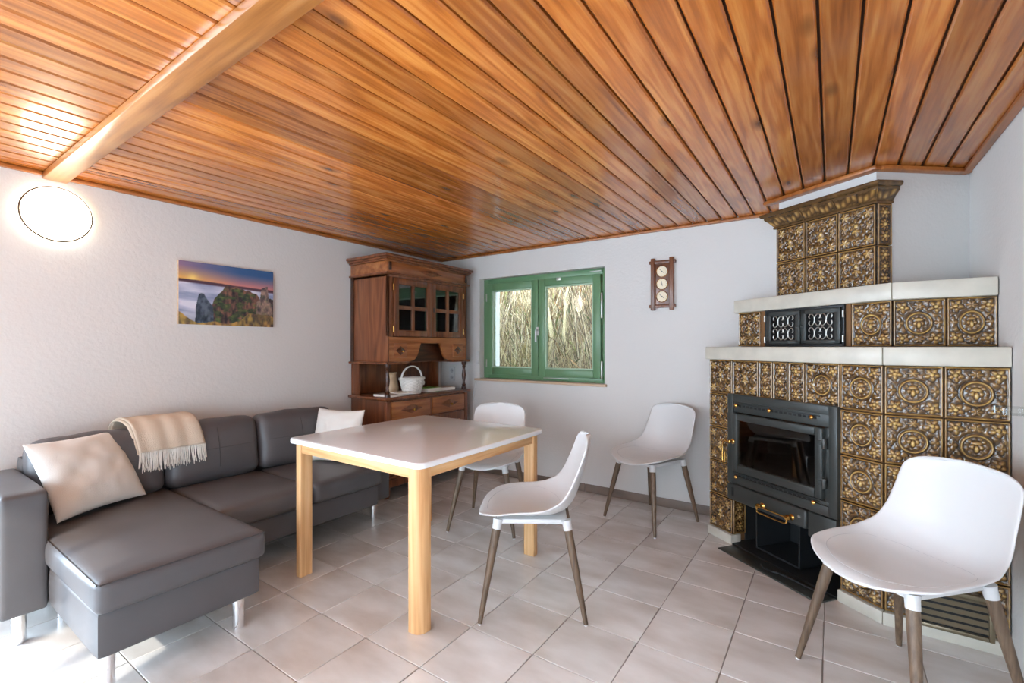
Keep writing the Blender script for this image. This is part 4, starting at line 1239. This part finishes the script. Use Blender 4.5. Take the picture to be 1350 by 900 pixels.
for y0, y1 in ((CY0 + 0.075, CY0 + 0.215), (CY1 - 0.215, CY1 - 0.075)):
    d = hp(MB().box(CX1 - 0.01, CX1 + 0.006, y0, y1, 1.158, 1.278), 'small_drawer', 'oldwood_y', 0.003)
    ym = (y0 + y1) / 2
    diamond(ym, 1.218, 0.052, 0.038, CX1 + 0.006, 0.012, parent=d, mat='oldwood_dark')
    knob(ym, 1.212, CX1 + 0.016, d, 0.009)
# pilaster strips and glazed doors
for y0, y1 in ((CY0 + 0.008, CY0 + 0.068), (CY1 - 0.068, CY1 - 0.008)):
    hp(MB().box(CX1 - 0.02, CX1, y0, y1, 1.332, 1.826), 'pilaster', 'oldwood')
def yz_frame(y0, y1, z0, z1, w, x0, x1):
    return (MB().box(x0, x1, y0, y0 + w, z0, z1).box(x0, x1, y1 - w, y1, z0, z1).box(x0, x1, y0 + w, y1 - w, z0, z0 + w).box(x0, x1, y0 + w, y1 - w, z1 - w, z1))
for k, (y0, y1) in enumerate(((CY0 + 0.072, ymid - 0.002), (ymid + 0.002, CY1 - 0.072))):
    z0, z1 = 1.338, 1.822; w_ = 0.052
    fm = yz_frame(y0, y1, z0, z1, w_, CX1 - 0.016, CX1 + 0.010)
    ym, zm = (y0 + y1) / 2, (z0 + z1) / 2
    fm.box(CX1 - 0.010, CX1 + 0.006, ym - 0.016, ym + 0.016, z0 + w_, z1 - w_)
    fm.box(CX1 - 0.010, CX1 + 0.005, y0 + w_, ym - 0.016, zm - 0.016, zm + 0.016).box(CX1 - 0.010, CX1 + 0.005, ym + 0.016, y1 - w_, zm - 0.016, zm + 0.016)
    d = hp(fm, 'glazed_door', 'oldwood', 0.003)
    for a0, a1 in ((y0 + w_, ym - 0.016), (ym + 0.016, y1 - w_)):
        for b0, b1 in ((z0 + w_, zm - 0.016), (zm + 0.016, z1 - w_)):
            hp(MB().box(CX1 - 0.006, CX1 - 0.003, a0 - 0.003, a1 + 0.003, b0 - 0.003, b1 + 0.003), 'pane', 'cab_glass', 0, d, smooth=False)
    hy = y0 - 0.004 if k == 0 else y1 + 0.004
    for z in (z0 + 0.06, z1 - 0.08):
        hp(MB().lathe([(0.005, -0.025), (0.005, 0.025)], 8, c=(CX1 + 0.008, hy, z)), 'hinge', 'brass', 0, d)
    if k == 1:
        hp(MB().box(CX1 + 0.010, CX1 + 0.014, y0 + 0.018, y0 + 0.032, zm - 0.02, zm + 0.02), 'keyhole_plate', 'iron_black', 0.002, d)
# frieze and cornice
hp(MB().box(CX0, CX1 + 0.018, CY0 - 0.016, CY1 + 0.016, 1.845, 1.860), 'band_moulding', 'oldwood', 0.005)
hp(MB().box(CX0, CX1 + 0.002, CY0 + 0.004, CY1 - 0.004, 1.860, 1.952), 'frieze', 'oldwood_y', 0.002)
diamond(ymid, 1.905, 0.15, 0.030, CX1 + 0.002, 0.016, 'diamond_plate')
for y in (CY0 + 0.03, CY1 - 0.03):
    hp(MB().box(CX1 + 0.002, CX1 + 0.014, y - 0.014, y + 0.014, 1.875, 1.945), 'corner_block', 'oldwood_dark', 0.005)
for k, (o_, z0, z1) in enumerate(((0.016, 1.952, 1.966), (0.030, 1.966, 1.982), (0.044, 1.982, 2.006))):
    hp(MB().box(CX0, CX1 + o_, CY0 - o_, CY1 + o_, z0, z1), 'cornice', 'oldwood', 0.006)

# things kept on and in the cabinet
WZ = 0.8365
def basket():
    r = thing('wicker_basket', 'white wicker basket with arched handle on the cabinet worktop', 'basket', (-3.06, 2.885, WZ))
    n, m = 72, 22
    P = np.zeros((m, n + 1, 3))
    for i in range(m):
        t = i / (m - 1); rad = 0.072 + 0.034 * t ** 0.8
        for k in range(n + 1):
            a = 2 * math.pi * k / n
            wv = 0.0035 * (1 if ((k // 3) + i // 2) % 2 else -1) * (1 if 1 < i < m - 2 else 0)
            P[i, k] = ((rad + wv) * math.cos(a) * 0.86, (rad + wv) * math.sin(a) * 1.15, 0.004 + 0.135 * t)
    o = MB().grid(P).build('woven_body', 'wicker', r, angle=80)
    so = o.modifiers.new('thickness', 'SOLIDIFY'); so.thickness = 0.006
    MB().lathe([(0.074, 0.001), (0.074, 0.006)], 24).xf(Matrix.Diagonal((0.86, 1.15, 1, 1))).build('basket_base', 'wicker', r)
    for z, rr in ((0.139, 0.107), (0.128, 0.108), (0.008, 0.074)):
        MB().tube([(rr * 0.86 * math.cos(a), rr * 1.15 * math.sin(a), z) for a in np.linspace(0, 2 * math.pi, 40, endpoint=False)], 0.006, 8, closed=True).build('rim', 'wicker', r)
    for dx in (-0.005, 0.005):
        MB().tube([(dx, -0.122 * math.cos(a), 0.125 + 0.118 * math.sin(a)) for a in np.linspace(0.0, math.pi, 22)], 0.0055, 8).build('handle', 'wicker', r)
    MB().lathe([(0.004, -0.02), (0.010, -0.005), (0.010, 0.008), (0.004, 0.016)], 10, c=(0.02, 0.125, 0.09)).build('peg', 'wicker', r)
basket()
o = MB().lathe([(0.040, 0.001), (0.056, 0.012), (0.058, 0.05), (0.050, 0.10), (0.036, 0.14), (0.034, 0.165), (0.042, 0.185), (0.039, 0.186), (0.030, 0.165)], 24, c=(-3.215, 2.795, WZ)).build('stoneware_jug', 'jug')
tag(o, 'brown and cream stoneware jug standing behind the white basket', 'jug')
def booklet(name, cx, cy, sx, sy, z0, z1, rot, mat, lab, cat='book', cover=None):
    r = thing(name, lab, cat, (cx, cy, z0), R(rot))
    h = z1 - z0
    MB().box(-sx / 2, sx / 2, -sy / 2, sy / 2, 0.0012, h - 0.0012).build('pages', 'paper', r)
    for a, c in ((0, 0.0012), (h - 0.0012, h)):
        MB().box(-sx / 2 - 0.001, sx / 2 + 0.001, -sy / 2 - 0.001, sy / 2 + 0.001, a, c).build('cover', cover or mat, r)
booklet('magazine', -3.07, 2.66, 0.20, 0.21, WZ, WZ + 0.018, 8, 'paper_grey', 'grey printed magazine lying at the near end of the cabinet worktop', 'magazine')
booklet('magazine', -3.02, 2.735, 0.16, 0.15, WZ + 0.0185, WZ + 0.028, -12, 'paper', 'white brochure lying on the grey magazine on the cabinet', 'magazine')
booklet('book', -3.10, 3.13, 0.15, 0.18, WZ, WZ + 0.034, 4, 'green_book', 'bright green book lying flat beside the white basket', 'book')
booklet('book', -3.10, 3.325, 0.15, 0.18, WZ, WZ + 0.026, -6, 'paper', 'white book lying flat at the far end of the cabinet worktop', 'book')

# ------------------------------------------------------------------ wall things
# round wall lamp
LY, LZ, LR = 0.666, 1.957, 0.142
lp = thing('wall_lamp', 'round glowing wall lamp with thin dark rim high on the left wall', 'lamp', (XL, LY, LZ))
rx = Matrix.Rotation(R(90), 4, 'Y')
MB().lathe([(0.10, 0.001), (0.10, 0.030)], 40).xf(rx).build('lamp_base', 'white_plastic', lp)
MB().lathe([(LR - 0.006, 0.024), (LR - 0.003, 0.042), (LR * 0.8, 0.056), (LR * 0.4, 0.062), (0.001, 0.063)], 48).xf(rx).build('diffuser', 'lampglow', lp)
MB().tube([(0.036, LR * math.cos(a), LR * math.sin(a)) for a in np.linspace(0, 2 * math.pi, 64, endpoint=False)], 0.0042, 8, closed=True).build('rim', 'lampring', lp)
ld = bpy.data.lights.new('lamp_back_glow', 'POINT'); ld.energy = 0.35; ld.color = (1.0, 0.80, 0.55); ld.shadow_soft_size = 0.05
lo = bpy.data.objects.new('lamp_back_glow', ld); lo.location = (0.11, 0, 0); lo.parent = lp; COL.objects.link(lo)

# canvas print
def canvas():
    y0, y1, z0, z1 = 1.232, 1.840, 1.396, 1.804
    r = thing('canvas_picture', 'canvas print of misty rock towers at sunrise on the left wall', 'picture', (XL, (y0 + y1) / 2, (z0 + z1) / 2))
    nx, ny = 200, 134
    u, v = np.meshgrid(np.linspace(0, 1, nx), np.linspace(0, 1, ny), indexing='ij')   # v up
    def lerp(a, b, t): t = np.clip(t, 0, 1)[..., None]; return a * (1 - t) + b * t
    C_ = lambda *c: np.array(c, float)
    # sky
    top = lerp(C_(150, 120, 150)[None, None], C_(52, 92, 140)[None, None], np.clip(u * 1.6, 0, 1))
    low = lerp(C_(250, 190, 90)[None, None], C_(230, 140, 130)[None, None], np.clip((u - 0.05) * 1.8, 0, 1))
    hor = 0.70 - 0.06 * u
    img = lerp(low, top, (v - hor) / 0.24)
    sunm = np.exp(-(((u - 0.13) * 1.5) ** 2 + (v - 0.73) ** 2) / 0.006)
    img = lerp(img, C_(255, 226, 130)[None, None], sunm * 0.9)
    # far hills
    hh = hor + 0.015 + 0.03 * fbm(u * 6 + 2, u * 0 + 3, 3, 4)
    img = lerp(img, C_(78, 50, 66)[None, None], np.clip((hh - v) * 60, 0, 1))
    # fog
    f = fbm(u * 3 + v * 2, v * 9 + 4, 4, 8)
    fog = lerp(C_(128, 140, 176)[None, None], C_(222, 222, 236)[None, None], np.clip((f - 0.2) * 2.2, 0, 1))
    img = lerp(img, fog, np.clip((hor - 0.015 - v) * 40, 0, 1))
    img = lerp(img, C_(92, 106, 130)[None, None], np.clip((0.25 - v) * 3, 0, 1) * 0.8)
    # rock masses
    def rockmass(edge, dark, light, sc, sd, greens=0.0):
        nonlocal img
        n_ = fbm(u * 26 * sc, v * 9 * sc, 4, sd); k = np.clip((n_ - 0.25) * 2.4, 0, 1)
        colr = lerp(dark[None, None], light[None, None], k)
        if greens:
            gm = np.clip((fbm(u * 13, v * 15, 4, sd + 9) - 0.42) * 9, 0, 1) * greens
            colr = lerp(colr, lerp(C_(30, 52, 44)[None, None], C_(96, 124, 62)[None, None], np.clip((fbm(u * 30, v * 30, 3, sd + 3) - 0.2) * 2, 0, 1)), gm)
        img = lerp(img, colr, np.clip((edge - v) * 90, 0, 1))
    jag = (fbm(u * 14, u * 0 + 1, 3, 21) - 0.45)
    e1 = np.interp(u, [0, 0.26, 0.34, 0.42, 0.47, 0.55, 0.64, 0.72, 0.80, 0.84, 0.93, 1], [-1, 0.0, 0.42, 0.56, 0.68, 0.66, 0.66, 0.60, 0.60, 0.50, 0.5, 0.5]) + jag * 0.10
    rockmass(e1, C_(38, 34, 44), C_(150, 104, 84), 1.0, 31, 0.75)
    e2 = np.interp(u, [0, 0.78, 0.80, 0.84, 0.86, 0.93, 0.95, 1], [-1, -1, 0.45, 0.50, 0.70, 0.72, 0.45, 0.40]) + jag * 0.06
    rockmass(e2, C_(52, 46, 58), C_(170, 140, 124), 1.1, 41, 0.25)
    e3 = np.interp(u, [0, 0.13, 0.16, 0.19, 0.24, 0.27, 0.33, 0.36, 1], [-1, -1, 0.30, 0.50, 0.50, 0.42, 0.30, -1, -1]) + jag * 0.05
    rockmass(e3, C_(26, 38, 56), C_(96, 108, 124), 1.2, 51, 0.1)
    e4 = np.interp(u, [0, 0.1, 0.2, 0.35, 0.45, 0.6, 0.68, 0.75, 0.9, 1], [0.20, 0.10, 0.02, 0.06, 0.02, 0.08, 0.20, 0.24, 0.22, 0.18]) + jag * 0.06
    rockmass(e4, C_(80, 62, 60), C_(206, 160, 84), 0.9, 61, 0.2)
    img = np.clip(img, 0, 255) / 255
    lin = np.where(img <= 0.04045, img / 12.92, ((img + 0.055) / 1.055) ** 2.4)
    hy, hz = (y1 - y0) / 2, (z1 - z0) / 2
    T = 0.022
    Pm = np.stack([np.full_like(u, T), (u * 2 - 1) * hy, (v * 2 - 1) * hz], 2)
    mb = MB().grid(Pm); me = mb.mesh('printed_face', smooth=False)
    at = me.color_attributes.new('Col', 'FLOAT_COLOR', 'POINT')
    at.data.foreach_set('color', np.concatenate([lin, np.ones(lin.shape[:2] + (1,))], 2).reshape(-1).astype(np.float32))
    me.materials.append(M['print']); obj('printed_face', me, r)
    MB().box(0.001, T - 0.0006, -hy, hy, -hz, hz).build('stretcher', 'sillwood', r)
canvas()

# wall barometer with three dials
def barometer():
    x0, x1, z0, z1 = -1.190, -0.985, 1.535, 1.945
    cx, cz = (x0 + x1) / 2, (z0 + z1) / 2
    r = thing('wall_barometer', 'dark wooden weather station with three round cream dials on the back wall', 'barometer', (cx, YB, cz))
    MB().box(-0.066, 0.066, -0.020, -0.001, -0.178, 0.178).build('back_board', 'clockwood', r, bevel=0.003)
    for x in (-0.072, 0.072):
        MB().box(x - 0.016, x + 0.016, -0.036, -0.002, -0.205, 0.205).build('side_rail', 'clockwood', r, bevel=0.006)
    for z in (-0.172, 0.172):
        MB().box(-0.103, 0.103, -0.030, -0.004, z - 0.013, z + 0.013).build('cross_rail', 'clockwood', r, bevel=0.006)
    for k, z in enumerate((0.098, 0.0, -0.098)):
        d = MB().lathe([(0.043, 0), (0.043, 0.006), (0.001, 0.0062)], 32).xf(Matrix.Translation((0, -0.020, z)) @ Matrix.Rotation(R(90), 4, 'X')).build('dial', 'dial', r)
        MB().tube([(0.043 * math.cos(a), -0.026, z + 0.043 * math.sin(a)) for a in np.linspace(0, 2 * math.pi, 32, endpoint=False)], 0.003, 6, closed=True).build('bezel', 'brass', d)
        a = (2.4, 1.75, 2.4)[k]
        MB().tube([(0.026 * math.cos(a), -0.0275, z + 0.026 * math.sin(a)), (-0.018 * math.cos(a), -0.0275, z - 0.018 * math.sin(a))], 0.0014, 5).build('needle', 'black', d)
        MB().lathe([(0.004, 0), (0.004, 0.003)], 10).xf(Matrix.Translation((0, -0.026, z)) @ Matrix.Rotation(R(90), 4, 'X')).build('pivot', 'iron_black', d)
        mb = MB()
        for q in range(12):
            t = q * math.pi / 6
            mb.tube([(0.032 * math.cos(t), -0.0268, z + 0.032 * math.sin(t)), (0.037 * math.cos(t), -0.0268, z + 0.037 * math.sin(t))], 0.0008, 4)
        mb.build('tick_marks', 'iron_black', d)
barometer()

# socket outlet on the back wall behind the cabinet niche
so_ = thing('wall_socket', 'white double power socket on the back wall seen through the cabinet niche', 'socket', (-3.285, YB, 0.965))
MB().box(-0.04, 0.04, -0.010, -0.001, -0.075, 0.075).build('cover_plate', 'white_plastic', so_, bevel=0.004)
for z in (-0.036, 0.036):
    MB().lathe([(0.0215, 0), (0.0215, 0.0015)], 20).xf(Matrix.Translation((0, -0.010, z)) @ Matrix.Rotation(R(90), 4, 'X')).build('socket_well', 'seam', so_)
    for x in (-0.009, 0.009):
        MB().lathe([(0.003, 0), (0.003, 0.001)], 8).xf(Matrix.Translation((x, -0.0116, z)) @ Matrix.Rotation(R(90), 4, 'X')).build('pin_hole', 'black', so_)
# white cable hanging beside the window sill
o = MB().tube([(-2.96, YB - 0.006, 0.90), (-2.985, YB - 0.010, 0.82), (-3.0, YB - 0.008, 0.68), (-2.99, YB - 0.008, 0.50), (-3.01, YB - 0.008, 0.30), (-3.0, YB - 0.016, 0.09)], 0.003, 6).build('white_cable', 'white_plastic')
tag(o, 'thin white cable hanging down the back wall beside the cabinet', 'cable')
# clear bracket on the right wall at the picture edge
o = MB().prism(rrect(0.045, 0.05, 0.02), 1.0, 1.026).build('glass_bracket', 'glass')
o.location = (XR - 0.046, 2.47, 0)
tag(o, 'small clear rounded bracket on the right wall at the picture edge', 'bracket')
